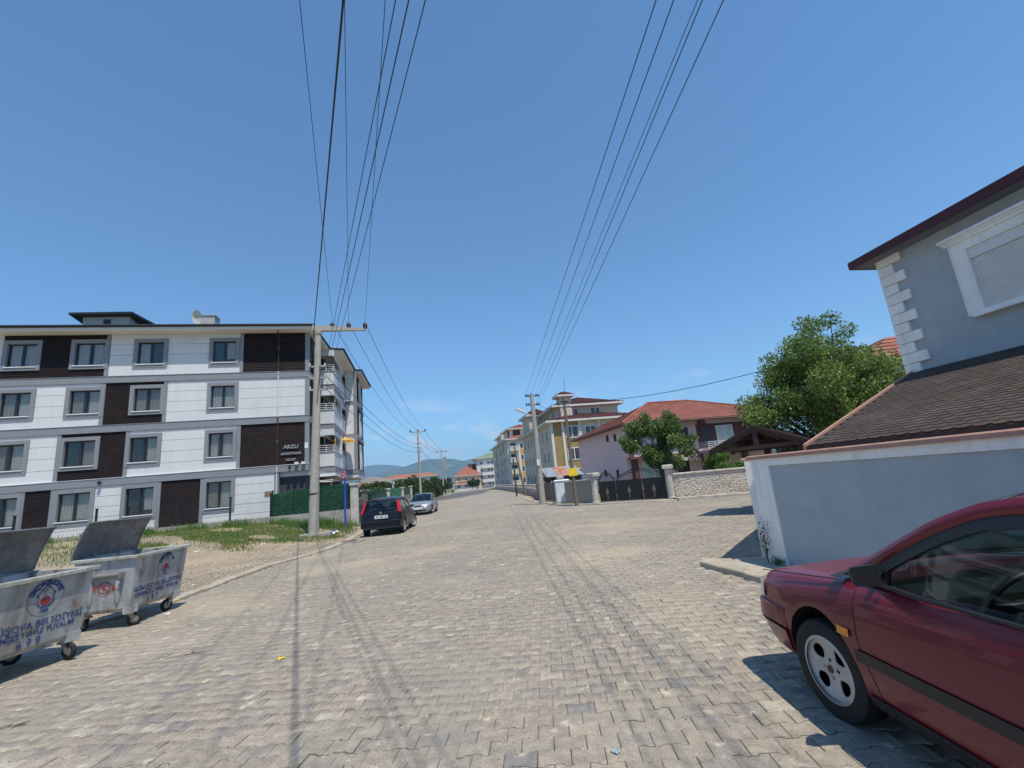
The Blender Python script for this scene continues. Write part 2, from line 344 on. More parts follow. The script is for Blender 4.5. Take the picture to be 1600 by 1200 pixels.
# beyond the built pavers the same paving is carried by the material
far_poly_x = []
def clipped(poly, d0):
    P = [np.array(p, float) for p in poly]; s14, c14 = math.sin(R_(14.4)), math.cos(R_(14.4)); d = [p[0]*s14+p[1]*c14-d0 for p in P]; res = []
    for i in range(len(P)):
        j = (i+1) % len(P)
        if d[i] >= 0: res.append(tuple(P[i]))
        if (d[i] >= 0) != (d[j] >= 0): t = d[i]/(d[i]-d[j]); res.append(tuple(P[i]+(P[j]-P[i])*t))
    return res
sheet(clipped(road_poly, 22.9), -.002, 'far_paving', M_paver_far, road)
# darker patch laid over the paving on the bend far down the road
m_patch = mat('roadway', (.095, .095, .10), .9, .15, .5, .2, 30, col2=(.13, .127, .12))
sheet([(1.6, 62), (5.0, 80), (9.6, 104), (14, 130), (26, 150), (22.6, 118), (19.2, 104), (14, 86), (8, 70)], .004, 'dark_patch', m_patch, road)

# kerb stones
def kerb(name, pts, w, h, mt, ln=.7, side=1, base_z=-.05):
    root = struct(bpy.data.objects.new(name, None)); COL.objects.link(root)
    P = [Vector((p[0], p[1], 0)) for p in pts]; acc = []
    for a, b in zip(P, P[1:]):
        k = max(1, round((b-a).length/ln)); acc += [a+(b-a)*i/k for i in range(k)]
    acc.append(P[-1])
    for a, b in zip(acc, acc[1:]):
        d = (b-a); l = d.length; q = MB().cbox(-.0, l-.012, 0 if side > 0 else -w, w if side > 0 else 0, base_z, h+random.uniform(-.008, .008), .018)
        o = q.build('kerb_stone', mt, root); o.location = a; o.rotation_euler = (random.gauss(0, .01), random.gauss(0, .008), math.atan2(d.y, d.x)+random.gauss(0, .008))
    return root
M_kerb = mat('kerb_concrete', (.40, .345, .27), .9, .18, 2.5, .35, 40, dirt=(.30, .25, .18), dirt_amt=.7, dscale=1.5)
kerb('kerb', [p for p in LEFT if -1 < p[1] < 60], .26, .055, M_kerb, .75, 1)
kerb('kerb', [(5.72, 6.74), (5.3, 7.02), (4.95, 7.27), (4.74, 7.12), (4.7, 6.6), (4.62, 3), (4.35, -3)], .24, .08, M_kerb, .6, 1)
kerb('kerb', [(17.0, 18.3), (13.2, 20.7)], .16, .14, M_conl, .55, -1)
kerb('kerb', [(13.1, 20.8), (10.25, 24.0), (9.05, 26.2), (9.35, 33), (10.9, 43), (13.8, 58), (17.4, 82), (20.5, 118)], .14, .06, M_conl, .9, -1)
# verge on the left: dirt strip, gravel, grass slope up to the boundary wall
def vz(x, y):
    wz = np.interp(x, [-16, -8, -5, -2.6], [.72, .62, .38, .14]); lx = np.interp(y, [p[1] for p in LEFT], [p[0] for p in LEFT])
    d = np.clip((lx-x-.25)/9., 0, 1); t = np.clip((y-14)/13.5, 0, 1); t = t*t*(3-2*t)
    ky = np.clip((y-18)/9., 0, 1)
    return .035+np.maximum(wz*t*np.clip((lx-x-.25)/2.0, 0, 1), 0)+.02*np.sin(x*1.7)*np.sin(y*1.3)*np.clip((lx-x-.25), 0, 1)
def soil(name):
    M = bpy.data.materials.new(name); M.use_nodes = True; t = M.node_tree; N = t.nodes; L = t.links; b = N['Principled BSDF']; b.inputs['Roughness'].default_value = .95; b.inputs['Specular IOR Level'].default_value = .15
    g = N.new('ShaderNodeNewGeometry')
    def noise(sc, det=6):
        n = N.new('ShaderNodeTexNoise'); n.inputs['Scale'].default_value = sc; n.inputs['Detail'].default_value = det; L.new(g.outputs['Position'], n.inputs['Vector']); return n.outputs[0]
    def ramp(s, pts):
        r = N.new('ShaderNodeValToRGB'); L.new(s, r.inputs[0]); r.color_ramp.elements[0].position = pts[0][0]; r.color_ramp.elements[0].color = pts[0][1]+(1,); r.color_ramp.elements[1].position = pts[-1][0]; r.color_ramp.elements[1].color = pts[-1][1]+(1,)
        for p, c in pts[1:-1]: q = r.color_ramp.elements.new(p); q.color = c+(1,)
        return r.outputs[0]
    a = ramp(noise(.55), [(.35, (.40, .315, .225)), (.5, (.34, .275, .20)), (.65, (.25, .215, .175))])
    sp = ramp(noise(38, 3), [(.35, (.62, .6, .58)), (.5, (1., 1., 1.)), (.68, (1.45, 1.42, 1.36))])
    m = N.new('ShaderNodeMix'); m.data_type = 'RGBA'; m.blend_type = 'MULTIPLY'; m.inputs[0].default_value = 1; L.new(a, m.inputs[6]); L.new(sp, m.inputs[7]); L.new(m.outputs[2], b.inputs['Base Color'])
    bp = N.new('ShaderNodeBump'); bp.inputs['Strength'].default_value = .7; bp.inputs['Distance'].default_value = .03; L.new(noise(30, 6), bp.inputs['Height']); L.new(bp.outputs[0], b.inputs['Normal']); return M
M_soil = soil('dry_soil')
ys = np.linspace(-6, 60, 133); P = []
for y in ys:
    lx = float(np.interp(y, [p[1] for p in LEFT], [p[0] for p in LEFT]))-.2
    xs = lx-np.array([0, .15, .4, .8, 1.3, 2, 2.8, 3.8, 5, 6.5, 8.5, 11, 14, 18, 23, 30, 42])
    P.append([(float(x), float(y), float(vz(x, y))) for x in xs])
vg = MB().grid(P); struct(vg.build('verge', M_soil, smooth=True))
# right-hand strip of bare ground between the road and the garden walls, and the corner pavement
struct(sheet([(4.85, 7.0), (5.0, 7.12), (5.75, 6.65), (15.05, 14.15), (20, 13), (20, -8), (4.3, -8), (4.5, -3), (4.8, 3), (4.9, 6.6)], .06, 'pavement', mat('pavement_slab', (.40, .365, .31), .9, .16, 2, .3, 40, dirt=(.27, .24, .19), dirt_amt=.6)))
struct(sheet([(17.1, 18.35), (13.25, 20.75), (13.6, 21.8), (17.6, 19.8), (26, 15.4), (25, 14.3)], .10, 'pavement', mat('pavement_red', (.36, .215, .165), .9, .16, 3, .3, 40, col2=(.42, .34, .27))))
struct(sheet([(9.2, 26.2), (9.5, 33), (11.05, 43), (13.9, 58), (17.5, 82), (20.6, 118), (23, 118), (19, 82), (16, 58), (13, 43), (11.5, 33), (13.3, 21.9), (13.1, 20.9), (10.3, 24.1)], .045, 'verge', M_soil))
# grass on the left slope
M_grass = mat('grass_blade', (.115, .20, .04), .7, .0, col2=(.24, .24, .085), lo=.42, hi=.62, isl=.35, trans=.25, scale=.8)
def grass(n, region, hfun, name, label, hmin, hmax, mt, dens=None):
    x0, x1, y0, y1 = region; x = RNG.uniform(x0, x1, n); y = RNG.uniform(y0, y1, n); k = dens(x, y) > RNG.uniform(0, 1, n); x, y = x[k], y[k]; n = len(x)
    z = hfun(x, y); a = RNG.uniform(0, 6.28, n); h = RNG.uniform(hmin, hmax, n); w = RNG.uniform(.008, .02, n); le = RNG.uniform(.1, .6, n)*h; b = RNG.uniform(0, 6.28, n)
    p0 = np.stack([x-np.cos(a)*w, y-np.sin(a)*w, z-.02], -1); p1 = np.stack([x+np.cos(a)*w, y+np.sin(a)*w, z-.02], -1)
    p2 = np.stack([x+np.cos(b)*le+np.cos(a)*w*.3, y+np.sin(b)*le+np.sin(a)*w*.3, z+h], -1); p3 = np.stack([x+np.cos(b)*le-np.cos(a)*w*.3, y+np.sin(b)*le-np.sin(a)*w*.3, z+h], -1)
    V = np.stack([p0, p1, p2, p3], 1).reshape(-1, 3); F = np.arange(4*n).reshape(-1, 4)
    o = obj(name, np_mesh(name, V, F, mt)); o['kind'] = 'stuff'; tag(o, label, 'grass'); return o
def nz(x, y, s, ph=0): return .5+.25*np.sin(x*s+ph)*np.cos(y*s*1.3+ph*2)+.25*np.sin(x*s*2.3+y*s*1.7+ph)
def gd(x, y):
    lx = np.interp(y, [p[1] for p in LEFT], [p[0] for p in LEFT]); d = lx-x
    edge = 18.6+np.clip(-x-5, 0, 12)*.12
    g_ = np.clip((y-edge+1.2*(nz(x, y, 1.1)-.5)*2)/2.2, 0, 1)*np.clip((d-.35)/.8, 0, 1)
    return g_*np.where(nz(x, y, .9, 2) > .36, 1, .16)*np.interp(x, [-13, -8.5], [.3, 1])
grass(150000, (-26, -2.2, 15, 28.4), vz, 'grass', 'green and straw coloured grass on the slope below the apartment wall', .03, .11, M_grass, gd)
def weed_d(x, y): return np.clip(1-np.abs(y-27.6)/1.2, 0, 1)*np.where(nz(x, y, 1.3, 4) > .5, .8, .08)+np.clip(1-np.hypot(x+4.6, y-25.8)/1.6, 0, 1)
M_weed = mat('weed_leaf', (.10, .20, .035), .6, 0, 1, isl=.4, trans=.3)
grass(26000, (-20, -2.6, 24, 28.2), vz, 'weeds', 'lush green weeds along the foot of the boundary wall', .12, .42, M_weed, weed_d)
# loose stones and litter
peb = []
def pebbles(n, fn, name, mt, smin, smax):
    x, y, z = fn(n); n = len(x); s = RNG.uniform(smin, smax, n); o8 = np.array([(1, 0, 0), (0, 1, 0), (-1, 0, 0), (0, -1, 0), (0, 0, .7), (0, 0, -.5)], float)
    jit = RNG.uniform(.6, 1.25, (n, 6, 1)); V = (o8[None]*jit*s[:, None, None]+np.stack([x, y, z], -1)[:, None]).reshape(-1, 3)
    f = np.array([(0, 1, 4), (1, 2, 4), (2, 3, 4), (3, 0, 4), (1, 0, 5), (2, 1, 5), (3, 2, 5), (0, 3, 5)]); F = (np.arange(n)[:, None, None]*6+f[None]).reshape(-1, 3)
    o = obj(name, np_mesh(name, V, F, mt)); o['kind'] = 'stuff'; return o
def fn1(n):
    y = RNG.uniform(3, 19, n); lx = np.interp(y, [p[1] for p in LEFT], [p[0] for p in LEFT]); x = lx-.3-RNG.exponential(1.8, n); return x, y, vz(x, y)+.004
tag(pebbles(6000, fn1, 'gravel', mat('gravel_stone', (.36, .32, .26), .9, .2, 4, isl=.5), .008, .028), 'loose gravel scattered over the bare dirt behind the left kerb', 'gravel')
def fn2(n):
    y = RNG.uniform(2, 20, n); lx = np.interp(y, [p[1] for p in LEFT], [p[0] for p in LEFT]); x = lx+.1+RNG.exponential(2.6, n); k = inpoly(x, y, road_poly); return x[k], y[k], np.full(k.sum(), .004)
tag(pebbles(2600, fn2, 'grit', mat('grit_stone', (.42, .38, .31), .9, .2, 4, isl=.5), .004, .011), 'stone chips and grit strewn across the paved road', 'gravel')
# ================================================================ apartment block on the left
M_grey = mat('grey_trim', (.235, .25, .275), .7, .05, 1, .08, 60)
M_brown = mat('brown_slat', (.017, .0105, .010), .6, .2, 3, spec=.2, col2=(.026, .015, .013))
M_board = mat('white_board', (.66, .675, .68), .6, .03, .5, .05, 80, dirt=(.56, .56, .545), dirt_amt=.3, dscale=.7, streak=(.56, .55, .53), streak_amt=.35)
M_dark = mat('dark_frame', (.022, .023, .026), .4, 0)
M_core = mat('dark_core', (.05, .05, .055), .8, 0)
M_alu = mat('white_metal', (.72, .73, .74), .4, .03, 2)
M_fascia = mat('dark_fascia', (.02, .022, .027), .45, .05)
M_soffit = mat('soffit', (.70, .68, .62), .7, .05, 1)
M_glass = glass('window_glass', (.92, .93, .92), .85)
M_gdark = glass('dark_glass', (.4, .45, .5), .35)
M_curt = mat('curtain', (.70, .70, .68), .9, .06, 3, trans=.0)
M_curt2 = mat('curtain_warm', (.46, .42, .36), .9, .08, 3)
AX, AY = -5.4, 29.5
apt = thing('apartment_building', 'four storey apartment block in white boards and dark brown slats with grey bands', 'building', (AX, AY, 0))
def part(mb, name, mt, parent=None, **kw): return mb.build(name, mt, parent, **kw)
def slats(x0, x1, z0, z1, y, pitch=.105, flip=None):
    b = MB(); n = max(1, round((z1-z0)/pitch)); h = (z1-z0)/n
    for i in range(n):
        z = z0+i*h; b.add([(x0, y, z+.008), (x1, y, z+.008), (x1, y+.028, z+h-.004), (x0, y+.028, z+h-.004), (x0, y+.06, z+h-.004), (x1, y+.06, z+h-.004), (x1, y+.06, z+.008), (x0, y+.06, z+.008)], [(0, 1, 2, 3), (2, 5, 4, 3), (0, 7, 6, 1), (0, 3, 4, 7), (1, 6, 5, 2)])
    return b
def cut(x0, x1, holes):
    xs = [(x0, x1)]
    for a, b in holes:
        nx = []
        for p, q in xs:
            if b <= p or a >= q: nx.append((p, q)); continue
            if a > p: nx.append((p, a))
            if b < q: nx.append((b, q))
        xs = nx
    return [s for s in xs if s[1]-s[0] > .02]
WINX = [(-20.95, -19.2), (-17.85, -16.03), (-14.82, -13.1), (-10.95, -9.3)]
FLO = [(.7, 3.42, 1.50, 3.36), (3.80, 6.33, 4.35, 6.14), (6.71, 9.13, 7.22, 8.95), (9.50, 12.02, 9.98, 11.72)]
ZONES = {3: [(-26, -20.97, 'w'), (-20.97, -16.0, 'b'), (-15.98, -9.28, 'w'), (-9.1, -5.62, 'b')],
         2: [(-26, -16.02, 'w'), (-16.02, -13.08, 'b'), (-13.06, -5.62, 'w')],
         1: [(-26, -17.87, 'w'), (-17.87, -14.84, 'b'), (-14.66, -9.28, 'w'), (-9.1, -5.62, 'b')],
         0: [(-26, -19.2, 'w'), (-19.18, -17.9, 'b'), (-17.88, -13.08, 'w'), (-13.06, -10.97, 'b'), (-10.95, -7.2, 'w')]}
STRIPS = {3: [-15.99-.09, -9.19], 2: [-16.1, -13.07], 1: [-17.9, -14.75, -9.19], 0: [-19.2, -17.9, -13.06, -10.96]}
core = MB(); core.box(-26-AX, -.2, .24, 17, .2, 12.02); part(core, 'wall_core', M_core, apt)
def window(parent, x0, x1, z0, z1, y0, k, bw=.2):
    """grey surround with frame, two panes, sill and curtain"""
    s = MB(); yb = .20
    s.box(x0, x0+bw, y0-.055, yb, z0, z1).box(x1-bw, x1, y0-.055, yb, z0, z1).box(x0+bw, x1-bw, y0-.055, yb, z0, z0+bw).box(x0+bw, x1-bw, y0-.055, yb, z1-bw, z1)
    w = part(s, 'window', M_grey, parent)
    a, b, c, d = x0+bw, x1-bw, z0+bw, z1-bw; t = .06; mdl = (a+b)/2
    f = MB(); f.box(a, a+t, .10, .16, c, d).box(b-t, b, .10, .16, c, d).box(a+t, b-t, .10, .16, c, c+t).box(a+t, b-t, .10, .16, d-t, d).box(mdl-.06, mdl+.06, .095, .165, c+t, d-t)
    part(f, 'frame', M_dark, w)
    for p, q in ((a+t, mdl-.06), (mdl+.06, b-t)): part(MB().box(p, q, .125, .135, c+t, d-t), 'pane', M_glass, w)
    part(MB().cbox(a-.04, b+.04, y0-.10, .09, c-.035, c+.012, .01), 'sill', M_alu, w)
    # curtain with folds, drawn to a different width in each window
    r = random.Random(k); n = 40; xs = np.linspace(a, b, n)
    kind = r.random(); sets = [(0, r.uniform(.3, .52), M_curt2 if r.random() < .6 else M_curt)] if kind < .6 else []
    if kind > .12: sets.append((r.uniform(.46, .6), 1, M_curt if r.random() < .75 else M_curt2))
    for lo_, hi_, mt in sets:
        fq = r.uniform(45, 90); g = [[(a+(b-a)*u+(.04 if z < d-.1 and lo_ > 0 and kind > .8 else 0), .205+.014*math.sin(u*fq), z) for u in np.linspace(lo_, hi_, 30)] for z in (c+.02+(.25 if kind > .9 else 0), d-.02)]
        part(MB().grid(g), 'curtain', mt, w, smooth=True, fix=False)
    return w
for fl, (z0, z1, wz0, wz1) in enumerate(FLO):
    for (a, b, kind) in ZONES[fl]:
        holes = [(w[0]-AX, w[1]-AX) for w in WINX]
        x0, x1 = a-AX, b-AX
        if kind == 'w':
            n = 5 if fl == 0 else 4; h = (z1-z0)/n
            for i in range(n):
                p, q = z0+i*h+.008, z0+(i+1)*h-.008
                segs = [(x0, x1)] if (q <= wz0 or p >= wz1) else cut(x0, x1, holes)
                if segs == [(x0, x1)] or (p >= wz0 and q <= wz1):
                    for s in segs: part(MB().box(s[0]+.004, s[1]-.004, 0, .2, p, q), 'board', M_board, apt)
                else:   # board partly beside a window
                    for s in cut(x0, x1, holes): part(MB().box(s[0]+.004, s[1]-.004, 0, .2, p, q), 'board', M_board, apt)
                    for hh in holes:
                        u, v = max(hh[0], x0), min(hh[1], x1)
                        if v-u > .1:
                            for c, d in ((p, min(q, wz0)), (max(p, wz1), q)):
                                if d-c > .03: part(MB().box(u, v, .002, .2, c, d), 'board', M_board, apt)
        else:
            b_ = MB()
            for s in cut(x0, x1, holes):
                q = slats(s[0], s[1], z0, z1, .0); b_.add(q.v, q.f)
            for hh in holes:
                u, v = max(hh[0], x0), min(hh[1], x1)
                if v-u > .1:
                    for c, d in ((z0, wz0), (wz1, z1)):
                        if d-c > .05: q = slats(u, v, c, d, .0); b_.add(q.v, q.f)
            o = part(b_, 'slat_cladding', M_brown, apt); o['kind'] = 'stuff'
    for s in STRIPS[fl]: part(MB().box(s-AX-.09, s-AX+.09, -.035, .2, z0, z1), 'trim_strip', M_grey, apt)
    if fl: part(MB().box(-.22, .02, -.035, .22, z0, z1), 'trim_strip', M_grey, apt)
    for k, w in enumerate(WINX): window(apt, w[0]-AX, w[1]-AX, wz0, wz1, 0, fl*4+k)
# grey floor bands round the front
for z0, z1 in ((3.42, 3.80), (6.33, 6.71), (9.13, 9.50)): part(MB().box(-26-AX, .03, -.06, .22, z0, z1), 'floor_band', M_grey, apt)
for z in (9.5, 6.71, 3.8): part(MB().box(-26-AX, .04, -.085, .02, z, z+.025), 'flashing', M_alu if z < 4 else M_grey, apt)
# plinth, roof
part(MB().box(-26-AX, -1.85, -.03, .3, .1, .7), 'plinth', M_con, apt)
EAVE = [(-27-AX, -.75), (.35, -.75), (.62, 4.25), (1.5, 4.45), (1.72, 10.5), (2.25, 10.6), (2.55, 17.2), (-27-AX, 17.2)]
rb = part(MB().prism(EAVE, 12.20, 12.30), 'roof_deck', M_fascia, apt)
part(MB().prism([(p[0]*.999, p[1]+.01) for p in EAVE], 12.02, 12.06), 'soffit', M_soffit, apt)
fa = MB()
for a, b in zip(EAVE, EAVE[1:]+EAVE[:1]):
    A, B = Vector((*a, 0)), Vector((*b, 0)); d = (B-A).normalized(); nn = Vector((d.y, -d.x, 0))*.03; fa.ext([A+Vector((0, 0, 12.055)), B+Vector((0, 0, 12.055)), B+Vector((0, 0, 12.19)), A+Vector((0, 0, 12.19))], -nn*2)
part(fa, 'fascia_board', mat('fascia_cream', (.62, .60, .54), .6, .05), apt)
gut = MB().tube([(-27-AX, -.80, 12.27), (.38, -.80, 12.27), (.66, 4.2, 12.27), (1.55, 4.4, 12.27), (1.77, 10.45, 12.27), (2.3, 10.55, 12.27), (2.6, 17.2, 12.27)], .075, 8); part(gut, 'gutter', M_fascia, apt, smooth=40)
# stair tower and chimney on the roof
tw = MB().box(-12.65, -10.3, 1.0, 5.0, 12.3, 13.5); two = part(tw, 'stair_tower', mat('bare_block', (.42, .43, .42), .9, .12, 2, .3, 30), apt)
part(MB().box(-11.6, -11.25, .96, 1.1, 13.05, 13.32), 'vent_opening', M_core, two)
part(MB().ext([(-13.15, .6, 13.5), (-10.0, .6, 13.56), (-8.5, 5.8, 13.0), (-13.15, 5.8, 12.9)], (0, 0, .12)), 'tower_roof', M_fascia, two)
two2 = part(MB().box(-20.5, -17.6, 3.0, 6.5, 12.3, 13.2), 'stair_tower', MATS['bare_block'], apt); part(MB().ext([(-21, 2.2, 13.45), (-17.2, 2.2, 13.05), (-17.2, 7, 12.75), (-21, 7, 13.1)], (0, 0, .12)), 'tower_roof', M_fascia, two2)
part(MB().box(-6.35, -5.5, .4, 1.2, 12.3, 13.32).box(-6.4, -5.45, .35, 1.25, 13.32, 13.38), 'chimney', MATS['bare_block'], apt)
dish = MB(); dish.lathe([(.02, 0), (.2, .02), (.34, .07), (.42, .13), (.425, .14), (.34, .085), (.2, .035), (.0, .012)], 20, (0, 0, 0), 'y')
dt = thing('satellite_dish', 'pale satellite dish beside the chimney on the apartment roof', 'dish', (AX-6.2, AY-.2, 12.3))
q = dish.xf(Matrix.Translation((0, 0, .72)) @ Matrix.Rotation(R_(180), 4, 'Z') @ Matrix.Rotation(R_(-20), 4, 'X')).build('reflector', mat('dish_paint', (.62, .6, .56), .5, .1, 4), dt, smooth=50)
dt.scale = (.62, .62, 1.0)
part(MB().tube([(0, .1, 0), (0, .1, .7)], .03), 'mast', M_con, dt); part(MB().box(-.35, .3, -.2, .3, 0, .12), 'base_block', M_con, dt); part(MB().tube([(0, -.02, .6), (0, -.42, .62)], .015).box(-.04, .04, -.47, -.38, .58, .68), 'feed_arm', M_dark, dt)
# rain pipe, plaque, lamps, lettering
M_pipeb = mat('pipe_brown', (.06, .028, .026), .5, .1)
for p, mt in (([(-1.72, -.5, 12.05), (-1.72, -.09, 11.8), (-1.72, -.09, 9.5)], M_pipeb), ([(-1.72, -.09, 9.5), (-1.72, -.09, 6.7)], M_board), ([(-1.72, -.09, 6.7), (-1.72, -.09, 3.8)], M_pipeb), ([(-1.72, -.09, 3.8), (-1.72, -.09, .75)], M_board)): part(MB().tube(p, .034, 8), 'rain_pipe', mt, apt, smooth=40)
for z in (11, 9.3, 7.2, 5.2, 3.4, 1.6): part(MB().tube([(-1.72, -.09, z), (-1.72, -.09, z+.06)], .042, 8), 'pipe_clip', M_grey, apt)
part(MB().box(-2.35, -1.95, -.03, 0, 2.12, 2.38), 'plaque', mat('plaque', (.25, .16, .11), .5, .3, 20), apt)
tx = MB(); Mx = lambda x, z: Matrix.Translation((x, -.035, z)) @ Matrix.Rotation(R_(90), 4, 'X')
text(tx, 'ARZU', .31, Mx(-.98, 4.86), .02, bold=.012); text(tx, 'APARTMANI', .20, Mx(-.98, 4.46), .02, bold=.008); text(tx, 'NO:27', .19, Mx(-.98, 4.10), .02, bold=.008)
part(tx, 'lettering', mat('letter_metal', (.30, .31, .32), .5, .05, metal=.3), apt)
for x in (-.62, -.25): part(MB().box(x-.1, x+.1, -.32, -.08, 3.78, 3.92).tube([(x, -.08, 3.75), (x, -.2, 3.82)], .02), 'flood_lamp', M_alu, apt)
part(MB().lathe([(.06, 0), (.09, .06), (.07, .16), (.02, .2)], 10, (-1.0, -.2, 3.55)), 'wall_lamp', M_dark, apt); part(MB().lathe([(.06, 0), (.09, .06), (.07, .16), (.02, .2)], 10, (-10.4, -.18, 3.5)), 'wall_lamp', M_dark, apt)
# street side: corner bay, balcony bay, end bay, standing proud of the recessed ground floor
side = [(0, .22, 3.85), (0.95, 3.85, 10.25), (1.85, 10.25, 16.9)]
for i, (sx, y0, y1) in enumerate(side):
    part(MB().box(-2.4, sx-.2 if i != 1 else .15, y0 if i != 1 else 4.7, y1, 3.42, 12.02), 'wall_core', M_core if i != 1 else mat('white_side', (.74, .75, .75), .65, .04), apt)
    part(MB().box(-2.3, sx+.03, y0, y1, 3.14, 3.44), 'floor_slab', M_board, apt)
    for z0, z1 in ((3.45, 3.80), (6.33, 6.71), (9.13, 9.50)): part(MB().box(sx-.2, sx+.05, y0, y1, z0, z1).box(-1.0, sx+.04, y0-.05, y0, z0+.002, z1-.002), 'floor_band', M_grey, apt)
def side_slats(sx, y0, y1, z0, z1):
    q = slats(y0, y1, z0, z1, 0); q.v = [(sx-v[1], v[0], v[2]) for v in q.v]; return q
def side_win(sx, y0, y1, z0, z1, rail=True):
    w = part(MB().box(sx-.15, sx+.05, y0, y0+.12, z0, z1).box(sx-.15, sx+.05, y1-.12, y1, z0, z1).box(sx-.15, sx+.05, y0+.12, y1-.12, z1-.12, z1).box(sx-.15, sx+.05, y0+.12, y1-.12, z0, z0+.1), 'window', M_alu, apt)
    part(MB().box(sx-.12, sx-.11, y0+.12, y1-.12, z0+.1, z1-.12), 'pane', M_glass, w); part(MB().box(sx-.14, sx-.08, (y0+y1)/2-.04, (y0+y1)/2+.04, z0+.1, z1-.12), 'frame', M_dark, w)
    if rail:
        r = MB()
        for k in range(4): r.tube([(sx+.09, y0, z0+.25+k*.25), (sx+.09, y1, z0+.25+k*.25)], .02, 6)
        for yy in (y0, (y0+y1)/2, y1): r.tube([(sx+.09, yy, z0+.05), (sx+.09, yy, z0+1.05)], .022, 6)
        part(r, 'railing', M_alu, w)
for fl in (1, 2, 3):
    z0, z1 = FLO[fl][0], FLO[fl][1]
    for sx, y0, y1, wy in ((0, .22, 3.85, (1.75, 2.75)), (1.85, 10.4, 16.9, (12.6, 14.2))):
        q = side_slats(sx, y0, wy[0], z0, z1); r = side_slats(sx, wy[1], y1, z0, z1); q.add(r.v, r.f); r = side_slats(sx, wy[0], wy[1], z1-.3, z1); q.add(r.v, r.f)
        o = part(q, 'slat_cladding', M_brown, apt); o['kind'] = 'stuff'; side_win(sx, wy[0], wy[1], z0+.05, z1-.3)
    part(MB().box(1.62, 1.88, 10.18, 10.42, z0, z1), 'trim_strip', M_grey, apt)
    # the brown return facing the street corner of the end bay, white return of the balcony bay
    part(MB().box(.98, 1.64, 10.2, 10.3, z0, z1), 'board', M_board, apt)
    ba = part(MB().box(-.1, .95, 3.76, 3.88, z0, z0+.98).box(.83, .95, 3.88, 7.3, z0, z0+.98).box(.83, .95, 7.9, 10.2, z0, z0+.98), 'balcony', M_board, apt)
    part(MB().box(-.14, 1.0, 3.70, 3.90, z0+.98, z0+1.02).box(.79, 1.0, 3.9, 10.2, z0+.98, z0+1.02), 'parapet_cap', M_alu, ba)
    part(MB().box(.55, .98, 7.3, 7.9, z0, z1), 'column', M_board, ba)
    part(MB().box(-.1, .93, 3.78, 3.9, z1-.42, z1).box(.80, .94, 3.9, 10.2, z1-.42, z1), 'lintel', M_board, ba)
    r = MB()
    for k in range(3):
        zz = z0+1.14+k*.14; r.tube([(-.08, 3.8, zz), (.9, 3.8, zz), (.9, 7.3, zz)], .018, 6); r.tube([(.9, 7.9, zz), (.9, 10.1, zz)], .018, 6)
    for p in ((-.08, 3.8), (.42, 3.8), (.9, 3.8), (.9, 5), (.9, 6.2), (.9, 7.25), (.9, 7.95), (.9, 9), (.9, 10.1)): r.tube([(p[0], p[1], z0+1.0), (p[0], p[1], z0+1.44)], .02, 6)
    part(r, 'railing', M_alu, ba)
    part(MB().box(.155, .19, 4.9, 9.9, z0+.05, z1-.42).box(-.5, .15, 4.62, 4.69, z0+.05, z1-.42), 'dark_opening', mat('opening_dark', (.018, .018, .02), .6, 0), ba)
    part(MB().box(.845, .855, 4.3, 5.6, z0+1.0, z1-.45), 'pane', M_gdark, ba); part(MB().box(.83, .88, 4.25, 4.3, z0+1.03, z1-.43).box(.83, .88, 5.6, 5.65, z0+1.03, z1-.43), 'frame', M_dark, ba)
    part(MB().tube([(.97, 7.4, z0+2.2), (1.75, 7.2, z0+2.25)], .025, 6).tube([(.97, 9.6, z0+2.0), (1.55, 9.8, z0+2.05)], .02, 6), 'awning_arm', M_alu, ba)
# recessed ground floor with doors behind the porch
part(MB().box(-2.4, -.5, 2.6, 16.6, .5, 3.14), 'ground_floor_wall', mat('porch_wall', (.60, .60, .57), .7, .06), apt)
part(MB().box(-1.86, -1.62, -.02, .3, .7, 3.42), 'trim_strip', M_grey, apt)
for y, w, h, mt in ((3.3, .9, 2.3, M_brown), (5.5, 1.6, 2.2, M_brown), (9.5, 2.6, 1.5, M_curt2), (13.3, 1.1, 2.2, M_brown)): part(MB().box(-.5, -.44, y, y+w, .95 if h > 2 else 1.5, .95+h if h > 2 else 3.0), 'door' if h > 2 else 'shutter', mt, apt)
for x, w in ((-1.55, .5), (-.95, .35)): part(MB().box(x, x+w, 2.55, 2.6, .9, 3.0), 'door', M_brown, apt)
part(MB().box(-.75, -.68, 2.5, 2.6, 1.6, 2.4), 'door_pull', M_alu, apt)
part(MB().box(-.4, .9, 3.0, 6.8, 2.82, 2.87).tube([(-.3, 3.0, 2.8), (.9, 3.0, 2.72)], .03), 'porch_canopy', M_alu, apt)
part(MB().tube([(.55, 5.0, .5), (.55, 5.0, 3.14)], .05, 8), 'porch_post', M_alu, apt)
# parasol on the second-floor balcony
pr = thing('parasol', 'open orange and yellow parasol on the lowest balcony of the apartment block', 'parasol', (AX+1.05, AY+8.9, 4.75))
cn_ = MB(); n = 12
for i in range(n):
    a0, a1 = 2*math.pi*i/n, 2*math.pi*(i+1)/n
    cn_.add([(0, 0, 1.6), (.85*math.cos(a0), 1.05*math.sin(a0), 1.22), (.85*math.cos(a1), 1.05*math.sin(a1), 1.22)], [(0, 1, 2)], i % 2)
cn_.build('canopy', [mat('orange_cloth', (.80, .36, .06), .8, .05, trans=.3), mat('yellow_cloth', (.85, .55, .08), .8, .05, trans=.3)], pr); part(MB().tube([(0, 0, 0), (0, 0, 1.58)], .02), 'pole', M_alu, pr)

